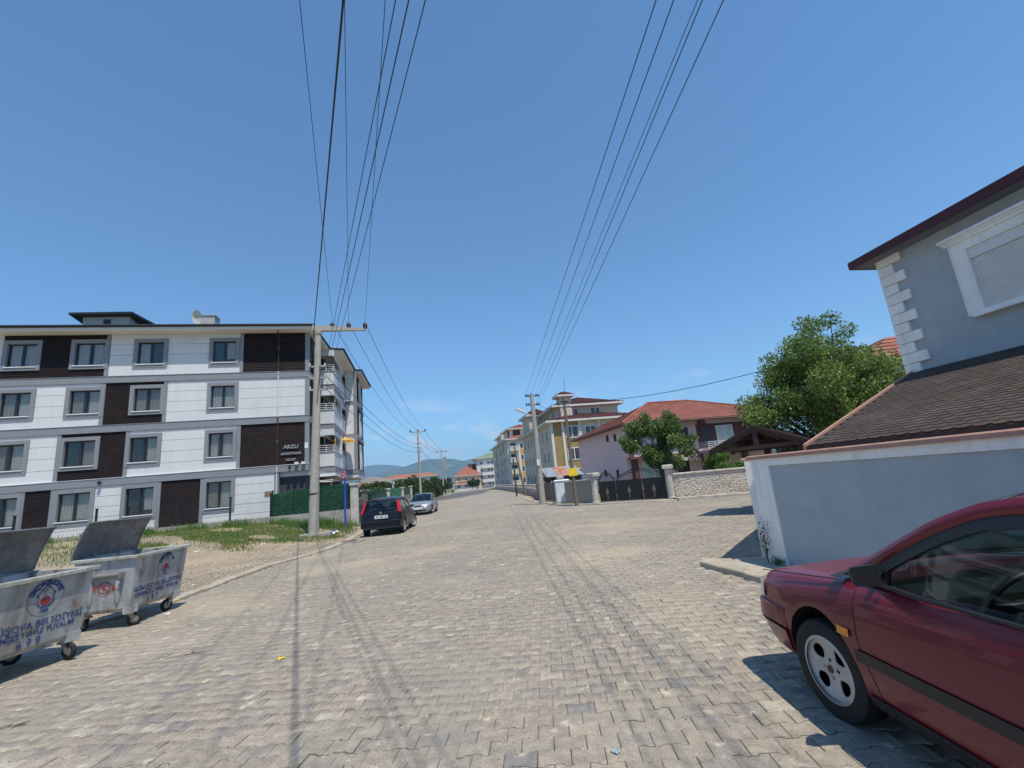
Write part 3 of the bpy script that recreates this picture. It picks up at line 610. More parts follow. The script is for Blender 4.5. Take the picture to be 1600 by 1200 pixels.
# ================================================================ boundary wall, fences, gate in front of the block
bw = thing('boundary_wall', 'low concrete boundary wall in front of the white and brown apartment block', 'wall', (0, 28.25, 0))
for i in range(12):
    x0 = -26+i*1.93; x1 = x0+1.925; part(MB().box(x0, x1, -.12, .12, -.2, .97+(.0 if i < 9 else .0)), 'wall_panel', M_con, bw)
def pillar(parent, x, y, z0, z1, w, name='pillar'):
    o = part(MB().box(x-w/2, x+w/2, y-w/2, y+w/2, z0, z1), name, M_conl, parent); part(MB().cbox(x-w/2-.07, x+w/2+.07, y-w/2-.07, y+w/2+.07, z1, z1+.1, .03), 'cap', M_conl, o); return o
pillar(bw, -2.72, 0, .0, 2.28, .42)
M_green = mat('green_screen', (.010, .06, .028), .75, .35, 6, .8, 25, col2=(.018, .095, .045))
M_post = mat('fence_post', (.01, .022, .018), .5, .1)
sf = thing('screen_fence', 'dark green privacy screen fence on the low wall beside the porch', 'fence', (0, 28.25, .97))
xs = [-7.0, -5.9, -4.55, -3.0]
for a, b, h0, h1 in ((-7.05, -5.9, 1.18, 1.34), (-5.84, -4.6, 1.3, 1.36), (-4.54, -2.96, 1.36, 1.46)):
    P = [[(x, .012*math.sin(x*23+z*9)+.01*math.sin(z*31), z*(h0+(h1-h0)*(x-a)/(b-a))) for x in np.linspace(a, b, 26)] for z in np.linspace(0, 1, 22)]
    o = MB().grid(P); o.grid([[(p[0], p[1]+.03, p[2]) for p in r] for r in P]); part(o, 'screen_panel', M_green, sf, smooth=True, fix=False)
    # horizontal leaf strips woven into the mesh
    s = MB()
    for z in np.arange(.06, h0-.02, .075):
        s.box(a+.02, b-.02, -.03, -.012, z, z+.045)
    o = part(s, 'woven_strips', M_green, sf); o['kind'] = 'stuff'
for x in xs: part(MB().box(x-.035, x+.035, -.075, -.035, 0, 1.4), 'post', M_post, sf)
wf = thing('wire_fence', 'thin wire mesh fence with dark posts in front of the ground floor windows', 'fence', (0, 28.25, .97))
for x in (-24, -21.3, -18.6, -15.2, -11.6, -9.1, -7.1): part(MB().box(x-.04, x+.04, -.05, .03, 0, 1.22).box(x-.055, x+.055, -.065, .045, 1.22, 1.26), 'post', M_post, wf)
M_wire = mat('wire_grey', (.05, .07, .065), .6, 0)
wr = MB()
for x in np.arange(-24, -7.1, .11): wr.box(x-.0014, x+.0014, -.003, 0, .03, 1.05)
for z in np.arange(.05, 1.06, .2): wr.box(-24, -7.1, -.005, .001, z-.002, z+.002)
o = part(wr, 'wire_mesh', M_wire, wf); o['kind'] = 'stuff'
# street side: gate and wall with pillars running up the road
gw = thing('garden_wall', 'low concrete wall with capped pillars running up the street beyond the iron gate', 'wall')
PT = [(-2.25, 32.4, 2.0), (-1.0, 39.5, 2.02), (.12, 47.4, 2.08), (1.05, 53.4, 2.2)]
for x, y, zt in PT: pillar(gw, x-.25, y, 0, zt-.1, .38)
for (x0, y0, _), (x1, y1, _) in zip(PT, PT[1:]):
    d = Vector((x1-x0, y1-y0, 0)); q = MB().box(.2, d.length-.2, -.1, .1, -.1, 1.2).box(.2, d.length-.2, -.14, .14, 1.2, 1.27)
    o = part(q, 'wall_panel', M_con, gw); o.location = (x0-.25, y0, 0); o.rotation_euler = (0, 0, math.atan2(d.y, d.x))
gs = thing('screen_fence', 'green screen panels above the street wall behind the parked cars', 'fence')
for (x0, y0, _), (x1, y1, _), h, k in zip(PT, PT[1:], (.72, .78, .82), (0, 1, 0)):
    d = Vector((x1-x0, y1-y0, 0)); P = [[(x, .012*math.sin(x*21+z*9), 1.27+z*h) for x in np.linspace(.25, d.length-.25, 24)] for z in np.linspace(0, 1, 14)]
    o = part(MB().grid(P), 'screen_panel', M_green if k == 0 else mat('green_screen_bright', (.03, .16, .08), .75, .3, 5, .7, 25), gs, smooth=True); o.location = (x0-.25, y0, 0); o.rotation_euler = (0, 0, math.atan2(d.y, d.x))
M_iron = mat('black_iron', (.012, .012, .013), .45, .1)
ig = thing('iron_gate', 'black wrought iron gate with curved top between two pillars behind the hatchback', 'gate', (-2.6, 28.5, .1), 8)
part(MB().box(-.02, .02, .1, 3.7, .05, 1.0), 'lower_panel', M_iron, ig)
r = MB()
for y in np.linspace(.12, 3.68, 20): r.tube([(0, y, 1.0), (0, y, 1.45+.5*math.sin((y-.12)/3.56*math.pi))], .014, 6)
r.tube([(0, y, 1.45+.5*math.sin((y-.12)/3.56*math.pi)) for y in np.linspace(.12, 3.68, 20)], .025, 6); part(r, 'bars', M_iron, ig)
r = MB()
for c, s in ((.9, 1), (2.6, -1)): r.tube([(-.04, c+.5*math.cos(t)*(1-t/9), 1.0+.45*math.sin(t)*(1-t/9)*s*.9) for t in np.linspace(0, 7, 30)], .02, 6)
part(r, 'scroll', M_iron, ig)
# carport tent beyond
ct = thing('carport_canopy', 'white curved fabric carport canopy behind the green screens', 'canopy', (-3.0, 50.5, 0), 0)
P = [[(-2.1+4.2*u, -2.2+4.4*v, 2.62+.75*math.sin(u*math.pi)*(.75+.25*math.cos(v*math.pi*2))+.12*math.cos(v*6.28*2)*(1 if abs(u-.5) > .4 else .2)) for u in np.linspace(0, 1, 17)] for v in np.linspace(0, 1, 13)]
part(MB().grid(P), 'fabric', mat('white_fabric', (.80, .79, .80), .8, .05, trans=.2), ct, smooth=True)
for x in (-2, 2):
    for y in (-2, 2): part(MB().tube([(x, y, 0), (x, y, 2.7)], .05), 'leg', M_alu, ct)

# ================================================================ poles and overhead lines
M_pole = mat('pole_concrete', (.40, .375, .33), .85, .14, 3, .25, 40, dirt=(.28, .26, .22), dirt_amt=.5, dscale=4)
M_ins = mat('insulator', (.05, .018, .016), .25, .1, spec=.6)
M_cable = mat('cable', (.012, .012, .014), .5, 0)
def lean(h, dx=0, dy=0, r0=.2, r1=.11, n=14, k=6): return MB().tube([(dx*t, dy*t, h*t) for t in np.linspace(0, 1, k)], [r0+(r1-r0)*t for t in np.linspace(0, 1, k)], n)
pz = .26
pl = thing('utility_pole', 'tall concrete utility pole with one-sided top arm in front of the apartment corner', 'utility pole', (-3.74, 21.5, pz))
part(lean(9.12, .2, 0, .215, .125), 'shaft', M_pole, pl, smooth=50)
part(MB().box(-.55, .7, -.3, .3, -.2, .015), 'base_slab', M_con, pl); part(MB().tube([(.02, 0, 1.62), (.02, 0, 1.68)], .21, 14), 'strap', M_dark, pl)
part(MB().add([(-.05, -.12, 9.0), (2.3, -.06, 9.02), (2.3, .06, 9.02), (-.05, .12, 9.0), (-.05, -.12, 9.28), (2.3, -.06, 9.12), (2.3, .06, 9.12), (-.05, .12, 9.28)], [(0, 3, 2, 1), (4, 5, 6, 7), (0, 1, 5, 4), (1, 2, 6, 5), (2, 3, 7, 6), (3, 0, 4, 7)]).tube([(.2, 0, 8.86), (.2, 0, 9.0)], .16, 12), 'cross_arm', M_pole, pl)
for x in (.81, 1.54, 2.28): part(MB().lathe([(.05, 0), (.10, .03), (.085, .06), (.11, .10), (.09, .13), (.11, .17), (.10, .22), (.06, .25), (.04, .30), (.0, .31)], 12, (x, 0, 9.13 if x < 2 else 9.12)), 'insulator', M_ins, pl, smooth=50)
for z in (7.31, 6.77, 6.22):
    part(MB().box(-.2, .52, -.05, .05, z-.035, z+.035), 'bracket', M_pole, pl)
    for x in (-.16, .48): part(MB().lathe([(.03, 0), (.045, .03), (.025, .06), (.045, .09), (.02, .12)], 8, (x, 0, z+.035)), 'spool_insulator', M_alu, pl)
part(MB().tube([(.28, -.14, 7.3), (.32, -.2, 7.0), (.24, -.2, 6.4), (.17, -.2, 5.6)], .018, 6), 'service_loop', M_dark, pl)
part(MB().box(-.34, -.2, -.16, -.02, 3.62, 3.86), 'junction_box', M_alu, pl)
def far_pole(loc, h, w, label, arm=2.0, lamp=False, sc=1.):
    p = thing('utility_pole', label, 'utility pole', loc, 5, 'concrete poles along the left of the street')
    part(lean(h, 0, 0, .17, .1, 10), 'shaft', M_pole, p, smooth=50); part(MB().box(-arm/2, arm/2, -.05, .05, h-.12, h), 'cross_arm', M_pole, p)
    for x in (-arm/2+.08, 0, arm/2-.08): part(MB().lathe([(.05, 0), (.10, .05), (.08, .1), (.1, .16), (.05, .24)], 8, (x, 0, h)), 'insulator', M_ins, p)
    for z in (h-1.6, h-2.1, h-2.6): part(MB().box(-.4, .4, -.04, .04, z-.04, z+.04), 'bracket', M_pole, p)
    if lamp: part(MB().tube([(0, 0, h-2.4), (.7, -.5, h-2.2), (1.1, -.8, h-1.95)], .035, 6).box(1.0, 1.5, -1.0, -.7, h-1.98, h-1.85), 'lamp_arm', M_alu, p)
    return p
far_pole((2.1, 59.3, 0), 9.0, .3, 'concrete pole with three-insulator arm rising from the dark hedge', lamp=True)
far_pole((8.0, 96, 0), 9.0, .3, 'distant concrete pole with short arm, nearer of the two beyond the hedge', 2.2)
far_pole((10.0, 111, 0), 8.6, .3, 'distant concrete lamp pole just right of the similar arm pole', .6, True)
rp = thing('utility_pole', 'thick round concrete pole with street lamp at the corner of the side street', 'utility pole', (9.05, 30.2, .0))
part(lean(7.55, -.02, 0, .215, .135, 16), 'shaft', M_pole, rp, smooth=50)
part(MB().box(-.2, .0, -.26, -.2, 2.55, 2.95), 'notice', mat('paper', (.75, .76, .76), .8, .05), rp)
for z in (7.38, 6.75):
    part(MB().box(-.5, .5, -.03, .03, z-.03, z+.03), 'bracket', M_dark, rp)
    for x in (-.46, -.3, .3, .46): part(MB().lathe([(.05, -.07), (.065, -.04), (.035, 0), (.065, .04), (.05, .07)], 8, (x, -.05, z+.06)), 'spool_insulator', M_ins, rp)
part(MB().box(-.35, .35, -.03, .03, 6.02, 6.08), 'bracket', M_dark, rp)
lm = part(MB().tube([(-.1, 0, 6.0), (-.5, -.12, 6.1), (-.75, -.2, 6.25)], .03, 8), 'lamp_arm', M_alu, rp)
part(MB().xf(Matrix.Identity(4)).add(*(lambda b: (b.v, b.f))(MB().cbox(-.36, .36, -.11, .11, -.06, .07, .05).xf(Matrix.Translation((-1.02, -.28, 6.36)) @ Matrix.Rotation(R_(14), 4, 'Z') @ Matrix.Rotation(R_(20), 4, 'Y')))), 'lamp_head', mat('lamp_shell', (.62, .60, .54), .5, .05), lm)
wp = thing('wooden_pole', 'weathered wooden pole with a yellow notice plate beside the iron gate', 'utility pole', (9.46, 25.0, .03))
part(lean(6.3, .0, .1, .115, .075, 10, 8), 'shaft', mat('pole_wood', (.17, .135, .10), .9, .3, 5, .5, 30), wp, smooth=50)
part(MB().box(-.3, .22, -.135, -.12, 1.62, 2.06), 'notice_plate', mat('yellow_plate', (.80, .56, .03), .5, .05), wp)
part(MB().box(-.25, .25, .0, .07, 5.9, 5.98), 'bracket', M_dark, wp)
wp2 = thing('wooden_pole', 'leaning grey timber pole in front of the orange panelled block', 'utility pole', (12.75, 48.5, 0)); part(lean(5.4, -.7, .5, .13, .08, 8, 8), 'shaft', MATS['pole_wood'], wp2, smooth=50)
wp3 = thing('wooden_pole', 'short dark timber post by the low wall, left of the leaning pole', 'utility pole', (12.35, 51.0, 0)); part(lean(4.2, .0, .2, .10, .08, 8, 6), 'shaft', mat('dark_wood', (.05, .045, .04), .9, .2, 5), wp3, smooth=50)
def cable(label, a, b, r=.012, sag=.0, n=24, grp='overhead power lines', mt=None):
    a, b = Vector(a), Vector(b); P = [a+(b-a)*t-Vector((0, 0, sag*4*t*(1-t))) for t in np.linspace(0, 1, n)]
    o = MB().tube(P, r, 5).build('overhead_cable', mt or M_cable, smooth=True); tag(o, label, 'cable', grp); return o
def past(a, b, Y):
    a, b = Vector(a), Vector(b); t = (Y-a.y)/(b.y-a.y); return a+(b-a)*t
# left pole towards and over the viewer
HV = [((-2.93, 21.5, 9.72), (-1.32, 6.3, 9.62)), ((-2.2, 21.5, 9.72), (-.61, 6.15, 9.58)), ((-1.46, 21.5, 9.72), (.03, 6.12, 9.62))]
for (a, b), nm in zip(HV, ('left', 'middle', 'right')): cable('thin bare wire overhead from the %s insulator on the one-sided pole arm' % nm, a, past(a, b, -26), .007, .0)
LV = [((-3.22, 21.5, 7.65), (.14, 4.75, 7.75), .0075, 'upper of the dark twin wires from the pole brackets passing overhead'), ((-3.22, 21.5, 7.1), (.255, 4.45, 7.25), .0085, 'lower of the dark twin wires from the pole brackets passing overhead'), ((-3.2, 21.5, 6.55), (.43, 4.2, 7.0), .0065, 'rightmost slack wire from the lowest pole bracket passing overhead'), ((-3.9, 21.5, 7.1), (-.47, 4.45, 7.1), .014, 'thickest black twisted cable overhead, running to the left of the pole')]
for a, b, r, lb in LV: cable(lb, a, past(a, b, -26), r)
# left pole onward up the street
for x, nm in ((-2.93, 'left'), (-2.2, 'middle'), (-1.46, 'right')): cable('wire sagging up the street from the %s insulator to the hedge pole' % nm, (x, 21.5, 9.7), (2.1+(x+2.2)*1.25, 59.3, 9.2), .012, .9)
for z, z2, nm in ((7.6, 7.4, 'top'), (7.1, 6.9, 'middle'), (6.5, 6.4, 'bottom')): cable('lower wire sagging up the street from the %s bracket to the hedge pole' % nm, (-3.2, 21.5, z), (2.3, 59.3, z2), .014, .9)
for x, nm in ((-.9, 'left'), (0, 'middle'), (.9, 'right')): cable('far wire between the hedge pole and the next pole, %s of three' % nm, (2.1+x, 59.3, 9.2), (8+x, 96, 9.2), .018, .8)
cable('far low wire between the hedge pole and the lamp pole', (2.3, 59.3, 6.9), (9.8, 111, 6.6), .02, 1.0)
# right pole towards and over the viewer
RW = [((8.58, 30.2, 7.5), (3.1, 3.66, 7.0), .007, 'leftmost'), ((9.0, 30.2, 7.5), (3.31, 3.62, 7.0), .007, 'second from left'), ((9.33, 30.2, 7.5), (3.60, 3.57, 7.0), .005, 'thin middle'), ((9.36, 30.2, 6.9), (3.66, 3.57, 7.0), .007, 'fourth from left'), ((9.5, 30.2, 6.85), (3.92, 3.53, 7.0), .007, 'rightmost')]
for a, b, r, nm in RW: cable('%s of the five wires rising overhead from the thick corner pole' % nm, a, past(a, b, -24), r)
cable('service wire drooping from the thick corner pole to the wooden pole', (9.5, 30.2, 6.7), (9.46, 25.1, 5.95), .012, .3)
cable('service wire from the wooden pole to the eave of the pink house', (9.46, 25.1, 5.95), (18.2, 35.5, 5.5), .012, .5)
cable('long service wire above the pink house roof towards the pear tree', (9.46, 25.1, 5.95), (15.5, 12.5, 5.3), .014, .5)
cable('diagonal service wire from the thick pole down past the ochre block', (9.46, 25.1, 5.75), (16.5, 58, 4.0), .014, .6)
# ================================================================ blue bus-stop post, dumpsters, small street things
bp_ = thing('sign_post', 'slim blue post with a small red and white sign by the green screen', 'sign', (-3.05, 26.6, .22))
part(MB().box(-.05, .05, -.03, .03, -.1, 2.5), 'post', mat('blue_paint', (.03, .06, .42), .45, .1, 4), bp_)
pp = part(MB().box(-.19, .06, -.05, -.03, 2.45, 2.80), 'sign_plate', mat('sign_white', (.55, .52, .52), .5, .05), bp_)
sg = MB().box(-.18, .05, -.056, -.05, 2.70, 2.79).box(-.18, -.12, -.056, -.05, 2.46, 2.69).box(-.01, .05, -.056, -.05, 2.46, 2.69).box(-.10, -.03, -.056, -.05, 2.52, 2.62); part(sg, 'sign_print', mat('sign_red', (.42, .04, .06), .5, .05), pp)

M_galv = bpy.data.materials.new('galvanised'); M_galv.use_nodes = True; MATS['galvanised'] = M_galv
def _galv():
    t = M_galv.node_tree; N = t.nodes; L = t.links; b = N['Principled BSDF']; b.inputs['Metallic'].default_value = .25; b.inputs['Roughness'].default_value = .55
    tc = N.new('ShaderNodeTexCoord')
    def noise(sc, scale=(1, 1, 1), det=6):
        m = N.new('ShaderNodeMapping'); m.inputs['Scale'].default_value = scale; L.new(tc.outputs['Object'], m.inputs[0]); n = N.new('ShaderNodeTexNoise'); n.inputs['Scale'].default_value = sc; n.inputs['Detail'].default_value = det; L.new(m.outputs[0], n.inputs['Vector']); return n.outputs[0]
    def ramp(s, pts):
        r = N.new('ShaderNodeValToRGB'); L.new(s, r.inputs[0]); e = r.color_ramp; e.elements[0].position = pts[0][0]; e.elements[0].color = pts[0][1]+(1,); e.elements[1].position = pts[-1][0]; e.elements[1].color = pts[-1][1]+(1,)
        for p, c in pts[1:-1]: q = e.elements.new(p); q.color = c+(1,)
        return r.outputs[0]
    def mix(f, a, c):
        m = N.new('ShaderNodeMix'); m.data_type = 'RGBA'; L.new(f, m.inputs[0]); L.new(a, m.inputs[6])
        if isinstance(c, tuple): m.inputs[7].default_value = c
        else: L.new(c, m.inputs[7])
        return m.outputs[2]
    a = ramp(noise(3.2), [(.3, (.32, .33, .34)), (.5, (.43, .445, .45)), (.7, (.53, .54, .54))])
    streak = ramp(noise(7, (1, 1, .12)), [(.46, (0, 0, 0)), (.66, (.8, .8, .8))])
    a = mix(streak, a, (.21, .185, .155, 1)); rust = ramp(noise(5.5, det=9), [(.60, (0, 0, 0)), (.69, (.85, .85, .85))]); a = mix(rust, a, (.20, .12, .075, 1))
    L.new(a, b.inputs['Base Color']); bp = N.new('ShaderNodeBump'); bp.inputs['Strength'].default_value = .35; bp.inputs['Distance'].default_value = .03; L.new(noise(6), bp.inputs['Height']); L.new(bp.outputs[0], b.inputs['Normal'])
_galv()
M_steeld = mat('dark_steel', (.14, .155, .18), .5, .25, 5, .2, 12, metal=.3, col2=(.20, .21, .225), dirt=(.14, .10, .07), dirt_amt=.5, dscale=6)
M_rub = mat('rubber', (.018, .018, .018), .8, .1); M_cast = mat('caster_steel', (.30, .29, .27), .5, .2, 8, metal=.6)
M_blue = mat('stencil_blue', (.035, .075, .22), .85, .4, 14); M_red = mat('stencil_red', (.36, .045, .045), .85, .3, 14)
def worn(M, amt):
    t = M.node_tree; N = t.nodes; L = t.links; b = N['Principled BSDF']; g = N.new('ShaderNodeNewGeometry'); n = N.new('ShaderNodeTexNoise'); n.inputs['Scale'].default_value = 26; n.inputs['Detail'].default_value = 7; L.new(g.outputs['Position'], n.inputs['Vector'])
    n2 = N.new('ShaderNodeTexNoise'); n2.inputs['Scale'].default_value = 5; L.new(g.outputs['Position'], n2.inputs['Vector']); ad = N.new('ShaderNodeMath'); ad.operation = 'MULTIPLY_ADD'; L.new(n2.outputs[0], ad.inputs[0]); ad.inputs[1].default_value = .9; L.new(n.outputs[0], ad.inputs[2])
    r = N.new('ShaderNodeMapRange'); r.inputs[1].default_value = .95+amt; r.inputs[2].default_value = 1.12+amt; r.inputs[3].default_value = .95; r.inputs[4].default_value = .1; L.new(ad.outputs[0], r.inputs[0]); L.new(r.outputs[0], b.inputs['Alpha'])
worn(M_blue, .0); worn(M_red, .06)
# local frame: long axis y (length), x = outward face with the stencilled text at +x
def dumpster(label, loc, az, num, lidrot):
    d = thing('dumpster', label, 'dumpster', loc, az, 'galvanised waste containers at the kerb')
    L0, L1, W0, W1, z0, z1 = .60, .645, .38, .45, .24, 1.06   # half sizes bottom/top
    def ring(hx, hy, z): return [(hx, -hy, z), (hx, hy, z), (-hx, hy, z), (-hx, -hy, z)]
    lev = [(W0-.06, L0-.06, z0), (W0, L0, z0+.06), (W0+(W1-W0)*.5, L0+(L1-L0)*.5, .66), (W1, L1, z1)]
    b = MB(); rings = [ring(*l) for l in lev]
    for i in range(3): b.add(rings[i]+rings[i+1], [(k, (k+1) % 4, 4+(k+1) % 4, 4+k) for k in range(4)])
    b.add(rings[0], [(0, 1, 2, 3)]); t = .02
    inn_ = [(W1-t, L1-t, z1), (W0-t+.02, L0-t+.02, z0+.08)]; ri = [ring(*l) for l in inn_]; b.add(ri[0]+ri[1], [(k, (k+1) % 4, 4+(k+1) % 4, 4+k) for k in range(4)]); b.add(ri[1], [(0, 1, 2, 3)])
    b.add(rings[3]+ri[0], [(k, (k+1) % 4, 4+(k+1) % 4, 4+k) for k in range(4)]); body = part(b, 'body', M_galv, d, fix=True)
    r = MB(); e = .045
    for (x0, x1, y0, y1) in ((W1-.01, W1+e, -L1-e, L1+e), (-W1-e, -W1+.01, -L1-e, L1+e), (-W1+.01, W1-.01, L1-.01, L1+e), (-W1+.01, W1-.01, -L1-e, -L1+.01)): r.cbox(x0, x1, y0, y1, z1-.035, z1+.012, .012)
    part(r, 'rim', mat('rim_steel', (.42, .41, .37), .55, .2, 6, metal=.2, dirt=(.22, .17, .11), dirt_amt=.7, dscale=7), d)
    # pressed ribs on the end plates, lifting trunnions, foot plates
    def on_end(sy, u, v, off=.0):   # u across (x), v height -> point on the sloping end
        s = (v-(z0+.06))/(z1-z0-.06); return (u, sy*(L0+(L1-L0)*s+off), v)
    for sy in (-1, 1):
        for u in (-.2, .2): part(MB().tube([on_end(sy, u, v, .004) for v in (.40, .5, .6, .72)], [.03, .045, .045, .035], 8), 'pressed_rib', M_galv, body, smooth=60)
        part(MB().tube([on_end(sy, -.26, .80, .02), on_end(sy, .26, .80, .02)], .035, 8), 'lift_bar', M_cast, d, smooth=50)
        for u in (-.28, .28): part(MB().box(u-.02, u+.02, sy*(L0+.05), sy*(L0+.13), .76, .84), 'bracket', M_cast, d)
    for sx in (-1, 1):
        for sy in (-1, 1):
            part(MB().box(sx*(W0-.10), sx*(W0+.012), sy*(L0-.16), sy*(L0+.005), z0-.03, z0+.07), 'corner_plate', M_galv, d)
            c = (sx*(W0-.08), sy*(L0-.10)); a = random.uniform(0, 6.28); k = part(MB().box(-.055, .055, -.055, .055, .19, .215).add(*(lambda q: (q.v, q.f))(MB().ext([(-.036, -.03, .2), (-.036, .05, .2), (-.036, .09, .085), (-.036, .06, .075)], (.008, 0, 0)).ext([(.028, -.03, .2), (.028, .05, .2), (.028, .09, .085), (.028, .06, .075)], (.008, 0, 0)))), 'caster', M_cast, d)
            k.location = (c[0], c[1], 0); k.rotation_euler = (0, 0, a)
            part(MB().lathe([(.055, -.022), (.085, -.024), (.098, -.012), (.098, .012), (.085, .024), (.055, .022)], 20, (0, .075, .1), 'x', cap=False), 'tyre', M_rub, k, smooth=50)
            part(MB().lathe([(0.0, -.02), (.02, -.022), (.055, -.016), (.058, 0), (.055, .016), (.02, .022), (0, .02)], 16, (0, .075, .1), 'x'), 'wheel_disc', M_cast, k, smooth=50)
    # lid swung open towards the back
    lid = MB(); n = 10
    prof = [(.0, .0), (.07, .03), (.22, .045), (.40, .04), (.54, .01), (.58, -.03)]
    P = [[(p[0], y, p[1]*(1-.5*abs(y/(L1+.02))**6)) for y in np.linspace(-L1-.03, L1+.03, 11)] for p in prof]; lid.grid(P); lid.grid([[(q[0], q[1], q[2]-.012) for q in row] for row in P][::-1])
    for y in (-L1-.035, L1+.035): lid.tube([(p[0], y, p[1]*.5-.005) for p in prof], .016, 6)
    lid.tube([(.58, -L1-.03, -.03), (.58, L1+.03, -.03)], .016, 6); lid.tube([(.0, -L1-.03, 0), (.0, L1+.03, 0)], .02, 6)
    lo_ = part(lid, 'lid', M_steeld, d, smooth=40); lo_.location = (-W1-.02, 0, z1+.03); lo_.rotation_euler = (0, -R_(lidrot), 0)
    part(MB().tube([(-W1-.01, -.5, z1+.01), (-W1-.01, .5, z1+.01)], .018, 8).box(-W1-.05, -W1+.02, -.3, -.22, z1-.05, z1+.04).box(-W1-.05, -W1+.02, .22, .3, z1-.05, z1+.04), 'hinge', M_cast, d)
    # stencils on the long face
    def face(y, v, off=.004):
        s = (v-(z0+.06))/(z1-z0-.06); return Vector((W0+(W1-W0)*s+off, y, v))
    sl = Vector((W1-W0, 0, z1-z0-.06)).normalized(); Mf = lambda y, v: frame(face(y, v), (0, 1, 0), sl)
    tb = MB(); text(tb, 'GÜMÜŞOVA BELEDİYESİ', .104, Mf(0, .535), .0015, bold=.001); text(tb, 'ÇEVREMİZİ TEMİZ TUTALIM', .080, Mf(-.02, .445), .0015, bold=.0015); text(tb, ' '.join(num), .125, Mf(-.12 if num == '697' else 0, .345), .0015, bold=.0)
    cy, cv, rr_ = .10, .81, .20
    s1 = 'GÜMÜŞOVA BELEDİYESİ'
    for i, ch in enumerate(s1):
        a = R_(160-140*i/(len(s1)-1)); text(tb, ch, .07, Mf(cy+math.cos(a)*(rr_-.035), cv+math.sin(a)*(rr_-.035)) @ Matrix.Rotation(a-math.pi/2, 4, 'Z'), .0015, bold=.002)
    text(tb, '1960', .05, Mf(cy, cv-rr_+.055), .0015, bold=.002)
    M0 = Mf(cy, cv)
    def arc(r, a0, a1, w, n=40): tb.add([M0 @ Vector((rad*math.cos(R_(a0+(a1-a0)*i/n)), rad*math.sin(R_(a0+(a1-a0)*i/n)), .001)) for i in range(n+1) for rad in (r-w/2, r+w/2)], [(2*i, 2*i+1, 2*i+3, 2*i+2) for i in range(n)])
    arc(rr_, 0, 360, .005); arc(.115, 200, 340, .006); arc(.115, 20, 75, .005); arc(.115, 105, 160, .005)
    def line(pts, w=.014):
        for (x0, y0), (x1, y1) in zip(pts, pts[1:]):
            dd = Vector((x1-x0, y1-y0)); nn = Vector((-dd.y, dd.x)).normalized()*w/2; tb.add([M0 @ Vector((x0+nn.x, y0+nn.y, .001)), M0 @ Vector((x1+nn.x, y1+nn.y, .001)), M0 @ Vector((x1-nn.x, y1-nn.y, .001)), M0 @ Vector((x0-nn.x, y0-nn.y, .001))], [(0, 1, 2, 3)])
    line([(-.105, .03), (0, .14), (.105, .03)], .018); line([(-.055, .03), (0, .085), (.055, .03)], .008); line([(-.1, .03), (-.085, .03), (-.085, -.05), (-.05, -.095), (.05, -.095), (.085, -.05), (.085, .03), (.1, .03)], .018)
    part(tb, 'stencil', M_blue, body, fix=False)
    rd = MB(); rd.add([M0 @ Vector((.056*math.cos(t)*(1-.15*math.sin(t)), -.03+.052*math.sin(t), .0012)) for t in np.linspace(0, 6.28, 20, endpoint=False)], [tuple(range(20))]); part(rd, 'emblem_drop', M_red, body, fix=False)
    # red no-fire disc on the near end
    ns = MB(); Me = frame(Vector(on_end(-1, 0, .62, .012)), (1, 0, 0), Vector((0, -(L1-L0), z1-z0-.06)))
    def arc2(r, w, n=32): ns.add([Me @ Vector((rad*math.cos(6.2832*i/n), rad*math.sin(6.2832*i/n), .001)) for i in range(n+1) for rad in (r-w/2, r+w/2)], [(2*i, 2*i+1, 2*i+3, 2*i+2) for i in range(n)])
    arc2(.085, .016); ns.add([Me @ Vector(p) for p in ((-.065, .05, .001), (-.05, .065, .001), (.065, -.05, .001), (.05, -.065, .001))], [(0, 1, 2, 3)])
    for x0, x1 in ((-.2, -.11), (.11, .2)): ns.add([Me @ Vector(p) for p in ((x0, -.02, .001), (x1, -.02, .001), (x1, .03, .001), (x0, .03, .001))], [(0, 1, 2, 3)])
    ns.add([Me @ Vector(p) for p in ((-.02, -.04, .001), (.03, -.03, .001), (.02, .03, .001), (0, .05, .001), (-.03, .01, .001))], [(0, 1, 2, 3, 4)])
    part(ns, 'no_fire_mark', M_red, body, fix=False)
    return d
def place(corner, az, L0=.60, W0=.36):
    a = R_(az); ey = Vector((math.sin(a), math.cos(a), 0)); ex = Vector((math.cos(a), -math.sin(a), 0)); return ex, ey
ex, ey = place(None, 9); c = Vector((-4.14, 8.72, 0))+ey*.60-ex*.38; dumpster('galvanised waste container numbered 697 with its dark lid open, farther one', (c.x, c.y, 0), 9, '697', 68)
ex, ey = place(None, 18); c = Vector((-4.06, 7.44, 0))-ey*.60-ex*.38; dumpster('galvanised waste container numbered 699 with its dark lid open, at the left edge', (c.x, c.y, 0), 18, '699', 66)
# drain grate, litter
dg = thing('drain_grate', 'rusty metal drain cover in a concrete surround behind the hatchback', 'drain cover', (-2.0, 18.6, .02), 15)
part(MB().box(-.45, .45, -.35, .35, 0, .03), 'surround', M_con, dg); 
for i in range(7): part(MB().box(-.3+i*.09, -.25+i*.09, -.24, .24, .03, .045), 'bar', mat('rust', (.16, .075, .045), .9, .3, 8), dg)
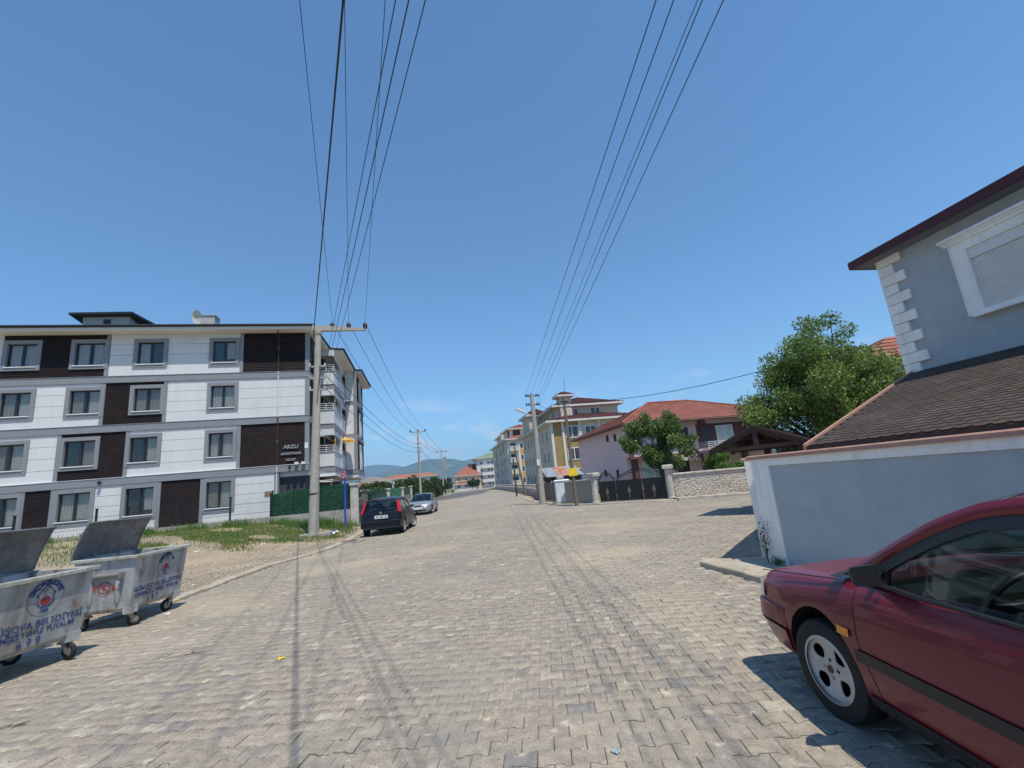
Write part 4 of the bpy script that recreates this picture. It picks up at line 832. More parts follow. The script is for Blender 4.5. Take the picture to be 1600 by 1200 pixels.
# ================================================================ blue-grey house, lean-to roof and wall on the right
M_bwall = mat('blue_grey_render', (.40, .45, .475), .9, .07, 1.2, .35, 130, dirt=(.44, .485, .505), dirt_amt=.5, dscale=.8, streak=(.345, .385, .405), streak_amt=.3)
M_wtrim = mat('white_trim', (.88, .86, .81), .8, .05, 1.5, .15, 60, dirt=(.68, .65, .60), dirt_amt=.4, dscale=1.8, streak=(.62, .59, .54), streak_amt=.5)
M_cope = mat('pink_coping', (.46, .255, .195), .85, .12, 3, .2, 50, dirt=(.36, .24, .2), dirt_amt=.5)
HP = (5.55, 6.45)
rw = thing('street_wall', 'tall blue-grey rendered wall with white frame and pink coping behind the red car', 'wall', (*HP, 0), 5)
part(MB().box(.03, .25, -10, -.0, .0, 1.62), 'panel', M_bwall, rw)
part(MB().box(0, .26, -.36, .03, .0, 1.64), 'corner_pier', M_wtrim, rw)
part(MB().box(0, .26, -10, -.362, 1.53, 1.64), 'top_band', M_wtrim, rw)
for i in range(8):
    y1 = .08-i*1.25; part(MB().cbox(-.035, .34, y1-1.246, y1, 1.64, 1.705, .018), 'coping_stone', M_cope, rw)
sw = thing('street_wall', 'white rendered garden wall turning the corner along the side street', 'wall', (HP[0]+.22, HP[1]+.10, 0), -40)
part(MB().box(0.02, 9.0, 0, .22, 0, 1.62), 'panel', M_wtrim, sw)
for i in range(7): part(MB().cbox(.03+i*1.28, 1.3+i*1.28, -.05, .27, 1.62, 1.68, .018), 'coping_stone', M_cope, sw)
# weeds at the foot of the pier
def plant(label, loc, h, n, mt, spread=.2, leaf=.03):
    p = thing('weed', label, 'plant', loc); st = MB(); Vs = []
    for i in range(n):
        a = random.uniform(0, 6.28); tip = Vector((math.cos(a)*spread*random.uniform(.3, 1), math.sin(a)*spread*random.uniform(.3, 1), h*random.uniform(.45, 1))); mid = tip*.5+Vector((0, 0, .1*h)); pts = catmull([(0, 0, 0), mid, tip], 4); st.tube(pts, [.004*(1-.7*k/len(pts)) for k in range(len(pts))], 4)
        for q in pts[2:]:
            for _ in range(4): Vs.append(q+Vector((random.gauss(0, .025), random.gauss(0, .025), random.gauss(0, .02))))
    part(st, 'stem', mat('dry_stem', (.16, .13, .07), .9, .1), p); Vs = np.array([tuple(v) for v in Vs]); m_ = len(Vs); d1 = RNG.normal(0, 1, (m_, 3)); d1 /= np.linalg.norm(d1, axis=1)[:, None]; d2 = np.cross(d1, RNG.normal(0, 1, (m_, 3))); d2 /= np.linalg.norm(d2, axis=1)[:, None]
    V = np.stack([Vs, Vs+d1*leaf*.5+d2*leaf*.3, Vs+d1*leaf, Vs+d1*leaf*.5-d2*leaf*.3], 1).reshape(-1, 3); obj('leaf_spray', np_mesh('leaf_spray', V, np.arange(4*m_).reshape(-1, 4), mt), p, kind='stuff')
plant('spindly dry weed growing up the white corner pier', (5.47, 6.42, .06), .7, 7, mat('dry_leaf', (.06, .055, .03), 1., .2, isl=.3, spec=.0), .14)
plant('low green weed tuft at the foot of the corner pier', (5.46, 6.2, .06), .1, 10, M_weed, .14, .025)
# house
hs = thing('house', 'blue-grey two storey house with white corner blocks and dark red eave', 'house', (*HP, 0), 5)
part(MB().box(4.2, 12, -11, .58, .0, 5.42), 'wall', M_bwall, hs)
big, i, z = True, 0, 2.98
while z < 5.3:
    w = .46 if i % 2 else .27; h = .205; part(MB().cbox(4.15, 4.2+w*.9, .58-w, .62, z+.006, z+h-.006, .0), 'quoin', M_wtrim, hs); z += h; i += 1
EV = [(3.9, -11.5), (3.9, .86), (12.5, .86), (12.5, -11.5)]
part(MB().prism(EV, 5.40, 5.45), 'soffit', mat('grey_soffit', (.16, .18, .205), .8, .05), hs)
M_dred = mat('dark_red_metal', (.075, .012, .016), .4, .08)
part(MB().box(3.83, 3.9, -11.5, .93, 5.40, 5.56).box(3.9, 12.5, .86, .93, 5.40, 5.56), 'fascia_gutter', M_dred, hs)
part(MB().add([(3.84, -11.5, 5.55), (3.84, .92, 5.55), (12.5, .92, 5.55), (12.5, -11.5, 5.55), (8, -7, 7.2), (8, -3.5, 7.2)], [(0, 1, 5, 4), (1, 2, 5), (2, 3, 4, 5), (3, 0, 4)]), 'roof', M_dred, hs)
# window with roller shutter
wn = part(MB().box(4.10, 4.2, -.97, -.72, 3.70, 5.0).box(4.10, 4.2, -3.1, -2.85, 3.70, 5.0).box(4.10, 4.2, -2.85, -.97, 4.84, 5.0).box(4.10, 4.2, -2.85, -.97, 3.70, 3.76), 'window', M_wtrim, hs)
part(MB().box(4.07, 4.2, -3.14, -.68, 5.0, 5.05).box(4.05, 4.2, -3.16, -.66, 5.05, 5.09).box(4.02, 4.2, -3.19, -.63, 5.09, 5.14), 'cornice', M_wtrim, wn)
M_shut = mat('shutter_white', (.72, .72, .70), .5, .03)
part(MB().box(4.13, 4.2, -2.85, -.97, 4.66, 4.84), 'shutter_box', M_shut, wn)
for k in range(21):
    z = 3.77+k*.0424; part(MB().add([(4.165, -2.85, z), (4.165, -.97, z), (4.15, -.97, z+.02), (4.15, -2.85, z+.02), (4.165, -2.85, z+.040), (4.165, -.97, z+.040)], [(0, 1, 2, 3), (3, 2, 5, 4)]), 'shutter_slat', M_shut, wn)
part(MB().cbox(4.06, 4.2, -3.0, -.8, 3.66, 3.70, .01), 'sill', M_wtrim, wn)
# lean-to roof with shingles
lr = thing('lean_to_roof', 'brown shingled lean-to roof between the street wall and the blue-grey house', 'roof', (*HP, 0), 5)
A, B, C, D = Vector((.30, -.86, 1.76)), Vector((.30, -9.8, 1.76)), Vector((4.19, -9.8, 3.02)), Vector((4.19, .50, 3.02))
part(MB().ext([A, B, C, D], (0, 0, -.06)), 'roof_deck', mat('roof_felt', (.05, .04, .036), .9, .1), lr)
part(MB().ext([A+Vector((0, .0, -.06)), D+Vector((0, .0, -.06)), D+Vector((0, .0, .035)), A+Vector((0, .0, .035))], (.0, .05, 0)), 'verge_trim', M_cope, lr)
part(MB().ext([(.32, -.80, 0), (.32, -.80, 1.69), (4.18, .5, 2.9), (4.18, .5, 0)], (0, -.1, 0)), 'gable_wall', M_bwall, lr)
M_shing = mat('shingle', (.075, .053, .043), .95, .2, 9, .5, 160, isl=.18, dirt=(.12, .10, .088), dirt_amt=.5, dscale=2)
up = (D-A-(D-A).dot(Vector((0, 1, 0)))*Vector((0, 1, 0))); up = Vector((3.89, 0, 1.26)); Lu = up.length; un = up.normalized(); al = Vector((0, -1, 0)); nrm = al.cross(un); nrm = nrm if nrm.z > 0 else -nrm
sw_, sh_ = .165, .118
tab = MB(); t_ = [(-sw_/2+.004, .0), (-sw_/4, -.036), (sw_/4, -.036), (sw_/2-.004, 0), (sw_/2-.004, .125), (-sw_/2+.004, .125)]
Msh = Matrix((al, un, nrm)).transposed().to_4x4()
tab.add([(x, y, .014 if y < .01 else .004) for x, y in t_]+[(x, y, .004 if y < .01 else -.002) for x, y in t_], [tuple(range(6))]+[(i, (i+1) % 6, 6+(i+1) % 6, 6+i) for i in range(6)])
tab.xf(Msh); tme = tab.mesh('shingle', M_shing)
cells = []
for r in range(int(Lu/sh_)+1):
    s = r*sh_+.03
    if s > Lu-.1: break
    y_left = -.86+1.36*s/Lu
    for c in range(75):
        y = y_left-.13-c*sw_-(r % 2)*sw_/2
        if y < -9.6: break
        cells.append((A+un*s+Vector((0, y+.86, 0)), s, y))
camL = Vector((0, 0, 1.65)); 
vis_ = sorted(cells, key=lambda c: (0 if c[2] > -4.4 else 1, (Vector((c[0].x+.5, c[0].y, c[0].z))-Vector((-6, -6.5, 1.65))).length))
for k, (p, s, y) in enumerate(vis_[:300]):
    o = obj('shingle', tme, lr, tuple(p+nrm*.004)); 
sb = MB()
for p, s, y in vis_[300:]:
    q = Matrix.Translation(p+nrm*.004); sb.add([q @ Vector(v) for v in tab.v], tab.f)
o = part(sb, 'shingle_field', M_shing, lr, fix=False); o['kind'] = 'stuff'
# brown gate canopy further along the side street
M_bwood = mat('dark_brown_wood', (.055, .028, .022), .7, .15, 5, .2, 40)
gc = thing('gate_canopy', 'dark brown timber gable canopy over a garden gate on the side street', 'canopy', (11.35, 12.4, 0), 55)
def slab(P, t): return MB().ext(P, (0, 0, t))
hw, dp, ze, zp = 1.42, 1.2, 1.98, 2.6
part(slab([(-hw, -dp, ze), (0, -dp, zp), (0, dp, zp), (-hw, dp, ze)], .07), 'roof_slope', M_bwood, gc); part(slab([(hw, -dp, ze), (0, -dp, zp), (0, dp, zp), (hw, dp, ze)], .07), 'roof_slope', M_bwood, gc)
for y in (-dp+.02, dp-.1):
    part(MB().ext([(-hw, y, ze-.12), (0, y, zp-.12), (hw, y, ze-.12), (hw, y, ze+.05), (0, y, zp+.05), (-hw, y, ze+.05)], (0, .07, 0)), 'barge_board', M_bwood, gc)
    part(MB().box(-1.15, 1.15, y+.01, y+.1, 1.94, 2.05), 'tie_beam', M_bwood, gc); part(MB().box(-.07, .07, y+.01, y+.1, 2.05, 2.5), 'king_post', M_bwood, gc)
for x, y in ((1.1, -.9), (1.1, .9), (-.2, .9)): part(MB().box(x-.09, x+.09, y-.09, y+.09, 0, 1.95), 'post', M_bwood, gc)
for x in np.linspace(-1.2, 1.2, 7): part(MB().box(x-.03, x+.03, -dp+.1, dp-.1, 1.97+.43*(1-abs(x)/1.42), 2.03+.43*(1-abs(x)/1.42)), 'rafter', M_bwood, gc)
part(MB().ext([(-hw+.1, dp-.12, ze-.05), (hw-.1, dp-.12, ze-.05), (0, dp-.12, zp-.05)], (0, .02, 0)), 'added_gable_back', M_bwood, gc); part(MB().box(1.07, 1.13, -.8, .8, .1, 1.5), 'gate_leaf', M_bwood, gc)  # gable panel added to keep sky light out behind the open truss

# ================================================================ pink house with its gate and stone wall
M_pinkshade = mat('pink_render_shade_side', (.84, .60, .60), .85, .06, .8, .15, 60, dirt=(.76, .55, .55), dirt_amt=.4, dscale=.5)  # pink of the shaded sides, brightened in colour for missing bounce light
M_pinkl = mat('pink_render_sun_side', (.64, .50, .50), .85, .05, .8, .1, 60)  # sunlit front's own copy of the pink, toned apart from the shaded sides
M_maroon = mat('maroon_trim', (.13, .055, .055), .8, .15, 4, .3, 20)
def tile_mat(name, c1, c2, rows=.33):
    M = bpy.data.materials.new(name); M.use_nodes = True; t = M.node_tree; N = t.nodes; L = t.links; b = N['Principled BSDF']; b.inputs['Roughness'].default_value = .85
    g = N.new('ShaderNodeNewGeometry'); n = N.new('ShaderNodeTexNoise'); n.inputs['Scale'].default_value = 1.1; n.inputs['Detail'].default_value = 8; L.new(g.outputs['Position'], n.inputs['Vector'])
    r = N.new('ShaderNodeValToRGB'); L.new(n.outputs[0], r.inputs[0]); r.color_ramp.elements[0].position = .35; r.color_ramp.elements[0].color = c1+(1,); r.color_ramp.elements[1].position = .65; r.color_ramp.elements[1].color = c2+(1,)
    n2 = N.new('ShaderNodeTexNoise'); n2.inputs['Scale'].default_value = 9; L.new(g.outputs['Position'], n2.inputs['Vector']); mr = N.new('ShaderNodeMapRange'); mr.inputs[1].default_value = .3; mr.inputs[2].default_value = .7; mr.inputs[3].default_value = .75; mr.inputs[4].default_value = 1.2; L.new(n2.outputs[0], mr.inputs[0])
    m = N.new('ShaderNodeMix'); m.data_type = 'RGBA'; m.blend_type = 'MULTIPLY'; m.inputs[0].default_value = 1; L.new(r.outputs[0], m.inputs[6]); L.new(mr.outputs[0], m.inputs[7]); L.new(m.outputs[2], b.inputs['Base Color']); return M
M_tile = tile_mat('red_tile', (.26, .09, .062), (.35, .13, .085)); M_tiled = tile_mat('brown_tile', (.12, .045, .04), (.17, .065, .055)); M_tileo = tile_mat('orange_tile', (.38, .13, .075), (.46, .18, .10))
def roof_rows(pts, n, mt, parent, name='roof', t=.035):
    """a roof plane (a,b eave; c,d ridge) as lapped tile courses"""
    a, b, c, d = [Vector(p) for p in pts]; q = MB(); nn = (b-a).cross(d-a).normalized(); nn = nn if nn.z > 0 else -nn
    for i in range(n):
        u0, u1 = i/n, (i+1)/n; p, r, s, w = a.lerp(d, u0), b.lerp(c, u0), b.lerp(c, u1), a.lerp(d, u1)
        q.add([p+nn*t, r+nn*t, s, w, p, r], [(0, 1, 2, 3), (4, 5, 1, 0)])
    return part(q, name, mt, parent, fix=False)
ph = thing('house', 'pink two storey house with red tiled hip roof behind the iron gate', 'house', (18.0, 34.2, 0), 3)
part(MB().box(0, 14, 0, 12.5, 2.7, 5.35), 'upper_wall', M_pinkshade, ph); part(MB().box(.0, 14, .8, 12.5, 0, 2.7), 'lower_wall', M_pinkshade, ph)
part(MB().box(.05, 14, -.02, 0, 2.7, 5.35), 'front_wall', M_pinkl, ph)
for k in range(9): part(MB().box(-.02, .34, -.05, .02, 2.72+k*.29, 2.99+k*.29), 'quoin', M_maroon, ph)
part(MB().box(-.02, 14, -.06, .3, 2.5, 2.7), 'floor_band', M_maroon, ph)
ov = .7; E_ = [(-ov, -ov-.3), (15.2, -ov-.3), (15.2, 13.2), (-ov, 13.2)]
part(MB().prism(E_, 5.28, 5.40), 'soffit', mat('eave_wood', (.22, .12, .095), .8, .1), ph)
rz = 7.9; r1, r2 = (5.2, 5.6), (9.5, 5.6)
e0, e1, e2, e3 = [(p[0], p[1], 5.4) for p in E_]; R1, R2 = (*r1, rz), (*r2, rz)
roof_rows((e0, e1, R2, R1), 20, M_tile, ph); roof_rows((e3, e0, R1, R1), 20, M_tile, ph); roof_rows((e1, e2, R2, R2), 20, M_tile, ph); roof_rows((e2, e3, R1, R2), 20, M_tile, ph)
for a, b in ((e0, R1), (e1, R2), (R1, R2)): part(MB().tube([Vector(a).lerp(Vector(b), t)+Vector((0, 0, .05)) for t in np.linspace(0, 1, 24)], [.11 if k % 2 else .085 for k in range(24)], 6), 'ridge_tiles', M_tile, ph)
def pwin(parent, x0, x1, z0, z1, y=-.02, axis='x', fr=.07, mtf=None, mtg=None):
    q = MB()
    def bx(a, b, c, d, ya, yb):
        if axis == 'x': return (a, b, ya, yb, c, d)
        return (ya, yb, a, b, c, d)
    for a, b, c, d in ((x0, x0+fr, z0, z1), (x1-fr, x1, z0, z1), (x0+fr, x1-fr, z0, z0+fr), (x0+fr, x1-fr, z1-fr, z1), ((x0+x1)/2-fr/2, (x0+x1)/2+fr/2, z0+fr, z1-fr)): q.box(*bx(a, b, c, d, y-.06, y+.02))
    w = part(q, 'window', mtf or M_alu, parent); part(MB().box(*bx(x0+fr*.5, x1-fr*.5, z0+fr*.5, z1-fr*.5, y-.03, y-.01)), 'pane', mtg or M_winglass, w); return w
M_winglass = mat('far_glass', (.05, .065, .08), .08, .3, 2, spec=.6)
for y0, z0 in ((2.2, 4.25), (3.9, 4.35), (5.4, 1.3), (2.6, 1.2)): pwin(ph, y0, y0+.42, z0, z0+.62, -.0, 'y', .05, M_maroon)
pwin(ph, 4.0, 5.5, 3.5, 4.8, -.02, 'x', .07, M_maroon)
part(MB().box(6.3, 11.2, -.04, -.02, 2.9, 4.95), 'balcony_recess', M_maroon, ph)
pwin(ph, 8.1, 9.7, 2.95, 4.75, -.05, 'x', .08, M_alu, mat('pale_glass', (.42, .55, .52), .1, .1))
pwin(ph, 6.6, 7.8, 2.95, 4.75, -.05, 'x', .08, M_maroon)
bl = part(MB().box(6.2, 11.4, -1.5, -.06, 2.5, 2.72), 'balcony', M_pinkl, ph); r = MB()
for z in (2.9, 3.05, 3.2, 3.35): r.tube([(6.25, -.1, z), (6.25, -1.45, z), (11.3, -1.45, z), (11.3, -.1, z)], .025, 6)
for x in np.linspace(6.25, 11.3, 9): r.tube([(x, -1.45, 2.72), (x, -1.45, 3.37)], .025, 6)
part(r, 'railing', M_alu, bl); part(MB().box(6.25, 6.55, -1.6, -.4, 4.85, 5.25), 'beam', M_maroon, ph); part(MB().box(10.9, 11.25, -.9, -.1, 2.72, 5.28), 'post', M_maroon, ph)
[part(MB().box(*q, 0, 2.5), 'column', M_maroon, ph) for q in ((.4, .8, .3, .8), (5.8, 6.2, -1.2, -.8), (9.5, 9.9, -1.2, -.8))]
pwin(ph, 1.4, 3.2, .8, 2.3, .78, 'x', .08, M_alu, MATS['pale_glass']); part(MB().box(4.5, 5.6, .74, .79, 0, 2.2), 'door', M_bwood, ph)
part(MB().box(3.4, 7.6, -.5, -.4, 2.05, 2.5), 'sign_board', M_pinkl, ph)
tx = MB(); text(tx, 'LAOĞU', .42, Matrix.Translation((5.5, -.53, 2.28)) @ Matrix.Rotation(R_(90), 4, 'X'), .02, bold=.01); part(tx, 'sign_letters', M_maroon, ph)
# gate pillars, gate, walls
gp = thing('stone_wall', 'pale textured stone wall right of the black iron gate', 'wall', (13.62, 21.95, 0), 27)
M_stone = bpy.data.materials.new('splash_stone'); M_stone.use_nodes = True
def _st():
    t = M_stone.node_tree; N = t.nodes; L = t.links; b = N['Principled BSDF']; b.inputs['Roughness'].default_value = .9; g = N.new('ShaderNodeNewGeometry')
    v = N.new('ShaderNodeTexVoronoi'); v.inputs['Scale'].default_value = 11; L.new(g.outputs['Position'], v.inputs['Vector']); r = N.new('ShaderNodeValToRGB'); L.new(v.outputs['Distance'], r.inputs[0]); e = r.color_ramp; e.elements[0].position = .1; e.elements[0].color = (.66, .63, .54, 1); e.elements[1].position = .75; e.elements[1].color = (.42, .395, .33, 1)
    n = N.new('ShaderNodeTexNoise'); n.inputs['Scale'].default_value = 1.6; n.inputs['Detail'].default_value = 6; L.new(g.outputs['Position'], n.inputs['Vector']); mr = N.new('ShaderNodeMapRange'); mr.inputs[1].default_value = .56; mr.inputs[2].default_value = .7; mr.inputs[3].default_value = 0; mr.inputs[4].default_value = .6; L.new(n.outputs[0], mr.inputs[0])
    m = N.new('ShaderNodeMix'); m.data_type = 'RGBA'; L.new(mr.outputs[0], m.inputs[0]); L.new(r.outputs[0], m.inputs[6]); m.inputs[7].default_value = (.22, .21, .185, 1); L.new(m.outputs[2], b.inputs['Base Color'])
    bp = N.new('ShaderNodeBump'); bp.inputs['Strength'].default_value = 1; bp.inputs['Distance'].default_value = .03; bp.invert = True; L.new(v.outputs['Distance'], bp.inputs['Height']); L.new(bp.outputs[0], b.inputs['Normal'])
_st()
part(MB().box(.22, 9, -.1, .1, 0, 1.22), 'panel', M_stone, gp); part(MB().cbox(.22, 9, -.16, .16, 1.22, 1.31, .03), 'coping', M_conl, gp)
def fluted(parent, x, y, z1, r=.19):
    q = MB(); n = 32; prof = [(r*1.15, 0), (r*1.15, .1), (r*1.0, .14), (r*.95, z1-.25), (r*1.0, z1-.2)]
    P = [[((rr*(1-.05*(k % 2)))*math.cos(2*math.pi*k/n)+x, (rr*(1-.05*(k % 2)))*math.sin(2*math.pi*k/n)+y, h) for k in range(n)] for rr, h in prof]; q.grid(P, wrap=True)
    o = part(q, 'pillar', M_conl, parent); part(MB().cbox(x-.27, x+.27, y-.27, y+.27, z1-.2, z1, .05), 'cap', M_conl, o)
fluted(gp, 0, 0, 1.78); part(MB().box(9.0, 9.5, -.2, .2, 0, 1.6), 'end_pier', M_wtrim, gp)
gv = Vector((13.62-10.62, 21.95-24.9, 0)); ga = math.degrees(math.atan2(-gv.y, gv.x))
bg_ = thing('iron_gate', 'black sheet iron double gate with scroll bars and flame ornaments', 'gate', (10.62, 24.9, .08), ga); gl_ = gv.length
for a, b, k in ((.28, 1.25, 0), (1.28, 2.75, 1), (2.78, gl_-.24, 1)): part(MB().box(a, b, -.02, .02, 0, 1.1), 'leaf', M_iron, bg_)
r = MB(); top = lambda x: (1.2+.42*math.sin(min(1, max(0, (x-.28)/.97))*math.pi) if x < 1.26 else 1.18+.45*math.sin((x-1.28)/(gl_-1.5)*math.pi))
for x in np.arange(.34, gl_-.25, .13): r.tube([(x, 0, 1.1), (x, 0, top(x)+.09)], .012, 6)
for off in (0, -.11):
    r.tube([(x, 0, top(x)+off) for x in np.linspace(.28, 1.24, 14)], .022, 6); r.tube([(x, 0, top(x)+off) for x in np.linspace(1.3, gl_-.24, 22)], .022, 6)
part(r, 'bars', M_iron, bg_)
M_gold = mat('dull_brass', (.20, .16, .11), .5, .3, 9, metal=.4)
for x in (.75, 2.0, 3.35):
    o = MB(); o.add([(x+px*.19, -.03, .55+pz_*.42) for px, pz_ in ((0, -.5), (.45, -.25), (.5, .05), (.2, .3), (.05, .6), (-.12, .3), (-.45, .1), (-.5, -.2))], [tuple(range(8))]); o.box(x-.025, x+.025, -.035, -.02, .1, .36); part(o, 'flame_ornament', M_gold, bg_)
cw = thing('stone_wall', 'short grey pebble-dashed wall between the white cabinet and the gate', 'wall', (10.62, 24.9, 0), 71)
part(MB().box(-2.6, -.2, -.1, .1, 0, 1.3), 'panel', mat('pebble_dash', (.33, .31, .27), .95, .3, 6, .9, 22), cw) ; part(MB().cbox(-2.6, -.2, -.14, .14, 1.3, 1.38, .02), 'coping', M_conl, cw); fluted(cw, 0, 0, 1.72)
cb = thing('utility_cabinet', 'white metal utility cabinet on a plinth beside the thick concrete pole', 'cabinet', (9.72, 27.9, 0), 8)
M_cab = mat('cabinet_white', (.66, .70, .76), .5, .05, 2, dirt=(.5, .48, .44), dirt_amt=.4)
part(MB().box(-.46, .46, -.22, .22, 0, .12), 'plinth', M_con, cb); part(MB().box(-.44, .44, -.2, .2, .12, 1.42), 'body', M_cab, cb); part(MB().box(-.42, .24, -.215, -.2, .18, 1.38), 'door', M_cab, cb); part(MB().add([(-.5, -.26, 1.42), (.5, -.26, 1.42), (.5, .26, 1.42), (-.5, .26, 1.42), (-.4, -.1, 1.5), (.4, -.1, 1.5), (.4, .1, 1.5), (-.4, .1, 1.5)], [(0, 3, 2, 1), (4, 5, 6, 7), (0, 1, 5, 4), (1, 2, 6, 5), (2, 3, 7, 6), (3, 0, 4, 7)]), 'lid', M_cab, cb); part(MB().box(.12, .16, -.23, -.215, .7, .9), 'handle', M_dark, cb)
part(MB().box(-.12, .16, .3, .58, 0, 1.55).cbox(-.2, .24, .22, .66, 1.55, 1.75, .08), 'pier', M_con, cb)
# board fence and sheet-metal shed behind the pole
fe = thing('board_fence', 'brown weathered board fence behind the thick concrete pole', 'fence', (9.9, 28.6, 0), 4)
M_fb = mat('fence_board', (.20, .15, .125), .85, .2, 3, .3, 20, isl=.2)
for i in range(22):
    part(MB().box(-.02, .02, i*.34, i*.34+.325, .08, 1.35+random.uniform(-.03, .03)), 'board', M_fb, fe)
for i in range(4): part(MB().box(-.05, .05, i*2.3, i*2.3+.1, 0, 1.45), 'post', M_con, fe)
shd = thing('shed', 'low shed with rusty grey corrugated metal roof behind the board fence', 'shed', (10.5, 33.0, 0), 6)
part(MB().box(.3, 2.6, .5, 4.2, 0, 1.75), 'wall', mat('shed_wall', (.06, .055, .05), .9, .2), shd)
M_corr = mat('corrugated', (.34, .37, .40), .5, .1, 2, metal=.4, col2=(.42, .45, .47)); M_rust2 = mat('rusty_sheet', (.34, .13, .07), .85, .25, 3, col2=(.45, .30, .22))
for k in range(3):
    x0 = -.1+k*.95; P = [[(x0+.97*u, -.1+2.5*v, 1.72+.75*v+.018*math.sin(u*6.28*6)+(.02 if k % 2 else 0)) for u in np.linspace(0, 1, 37)] for v in (0, .5, 1)]; part(MB().grid(P), 'roof_sheet', M_rust2 if k == 1 else M_corr, shd, fix=False)
    P = [[(x0+.97*u, 2.4+2.3*v, 2.47-.6*v+.018*math.sin(u*6.28*6)) for u in np.linspace(0, 1, 37)] for v in (0, 1)]; part(MB().grid(P), 'roof_sheet', M_corr, shd, fix=False)
lw = thing('garden_wall', 'low grey concrete wall with piers along the right of the street', 'wall')
WL = [(10.6, 36.2), (12.2, 43.2), (14.9, 58.5), (18.4, 82.5), (24.0, 122)]
for (x0, y0), (x1, y1) in zip(WL, WL[1:]):
    d = Vector((x1-x0, y1-y0, 0)); n = max(1, int(d.length/3))
    for i in range(n):
        a = Vector((x0, y0, 0))+d*i/n; o = part(MB().box(.2, d.length/n, -.08, .08, 0, .8).box(0, .3, -.15, .15, 0, 1.12).cbox(-.04, .34, -.19, .19, 1.12, 1.2, .03), 'wall_panel', M_con, lw); o.location = a; o.rotation_euler = (0, 0, math.atan2(d.y, d.x))

# ================================================================ apartment blocks up the right of the street
M_ochre = mat('ochre_render', (.33, .235, .10), .85, .06, .4); M_cream = mat('cream_render', (.58, .52, .39), .85, .05, .4); M_greyr = mat('grey_render', (.58, .515, .42), .85, .06, .4); M_wht = mat('white_far', (.66, .64, .60), .8, .04, .4); M_orange = mat('orange_render', (.66, .33, .12), .85, .05, .5)
def block_windows(root, face, xs, zs, w, h, mtf=None):
    for x in xs:
        for z in zs: pwin(root, x, x+w, z, z+h, face[1], face[0], .09, mtf or M_alu)
ob = thing('apartment_building', 'ochre and cream apartment block with dark tiled stepped roof', 'building', (20.6, 61, 0), 4)
part(MB().box(0, 14, 0, 22, 0, 9.25), 'wall', M_greyr, ob)
part(MB().box(.25, 4.0, -.12, 0, 0, 9.25), 'ochre_panel', M_ochre, ob); part(MB().box(4.0, 14, -.08, 0, 0, 9.25), 'cream_panel', M_cream, ob)
for x in (0, 1.6, 4.1, 7.0): part(MB().box(x-.14, x+.2, -.3, 0, 0, 9.25), 'pilaster', M_wht, ob)
for z in (.9, 3.8, 6.9): pwin(ob, 2.0, 3.9, z, z+1.75, -.13, 'x', .12); pwin(ob, 4.9, 6.6, z+.2, z+1.6, -.09, 'x', .1); pwin(ob, 8.2, 9.8, z+.2, z+1.6, -.09, 'x', .1)
for y in (2.5, 5.0, 8, 10.5, 13.5, 16, 19):
    for z in (.9, 3.8, 6.9): pwin(ob, y, y+.9, z, z+1.5, -.0, 'y', .09, M_greyr)
for y in (-.0, 7.0, 12.5, 18): part(MB().box(-.14, 0, y+.02, y+.3, 0, 9.25), 'pilaster', M_wht, ob)
def hip(root, x0, x1, y0, y1, z, h, mt, over=.9, n=12, rl=.5):
    a, b, c, d = (x0-over, y0-over, z), (x1+over, y0-over, z), (x1+over, y1+over, z), (x0-over, y1+over, z); cx_, cy_ = (x0+x1)/2, (y0+y1)/2
    if (x1-x0) < (y1-y0): k = (x1-x0)/2; p, q = (cx_, y0+k*.9, z+h), (cx_, y1-k*.9, z+h); fs = ((a, b, p, p), (b, c, q, p), (c, d, q, q), (d, a, p, q))
    else: k = (y1-y0)/2; p, q = (x0+k*.9, cy_, z+h), (x1-k*.9, cy_, z+h); fs = ((a, b, q, p), (b, c, q, q), (c, d, p, q), (d, a, p, p))
    for f in fs: roof_rows(f, n, mt, root, t=.06)
    part(MB().box(x0-over, x1+over, y0-over, y1+over, z-.28, z-.01), 'eave_fascia', M_wht, root)
hip(ob, 0, 14, 0, 22, 9.5, 1.9, M_tiled)
part(MB().box(2.2, 12, 4, 20, 10.0, 12.0), 'attic_wall', M_cream, ob); hip(ob, 2.2, 12, 4, 20, 12.25, 1.9, M_tiled)
part(MB().box(-.1, 3.5, 14, 20, 10, 12.4), 'attic_wall', M_greyr, ob); hip(ob, -.1, 3.0, 14.2, 20, 12.6, 1.3, M_tiled, .6)
for x in (4, 7.5): pwin(ob, x, x+1.6, 10.6, 11.7, 3.98, 'x', .1)
for y in (6, 9, 11.5): pwin(ob, y, y+.9, 10.6, 11.6, 2.18, 'y', .08, M_greyr)
tw_ = part(MB().box(2.6, 4.4, 3.2, 5.0, 10, 13.6), 'roof_tower', M_greyr, ob); hip(ob, 2.6, 4.4, 3.2, 5.0, 13.75, .7, M_tiled, .5, 5); part(MB().tube([(4.0, 4.4, 14), (4.0, 4.4, 16.4)], .03), 'antenna', M_dark, ob)
b2 = thing('apartment_building', 'white and grey apartment block with orange panels and balconies', 'building', (27.0, 116, 0), 4)
part(MB().box(0, 13, 0, 34, 0, 12.3), 'wall', M_greyr, b2); part(MB().box(0, 5.6, -.1, 0, 0, 12.3), 'front_panel', M_wht, b2)
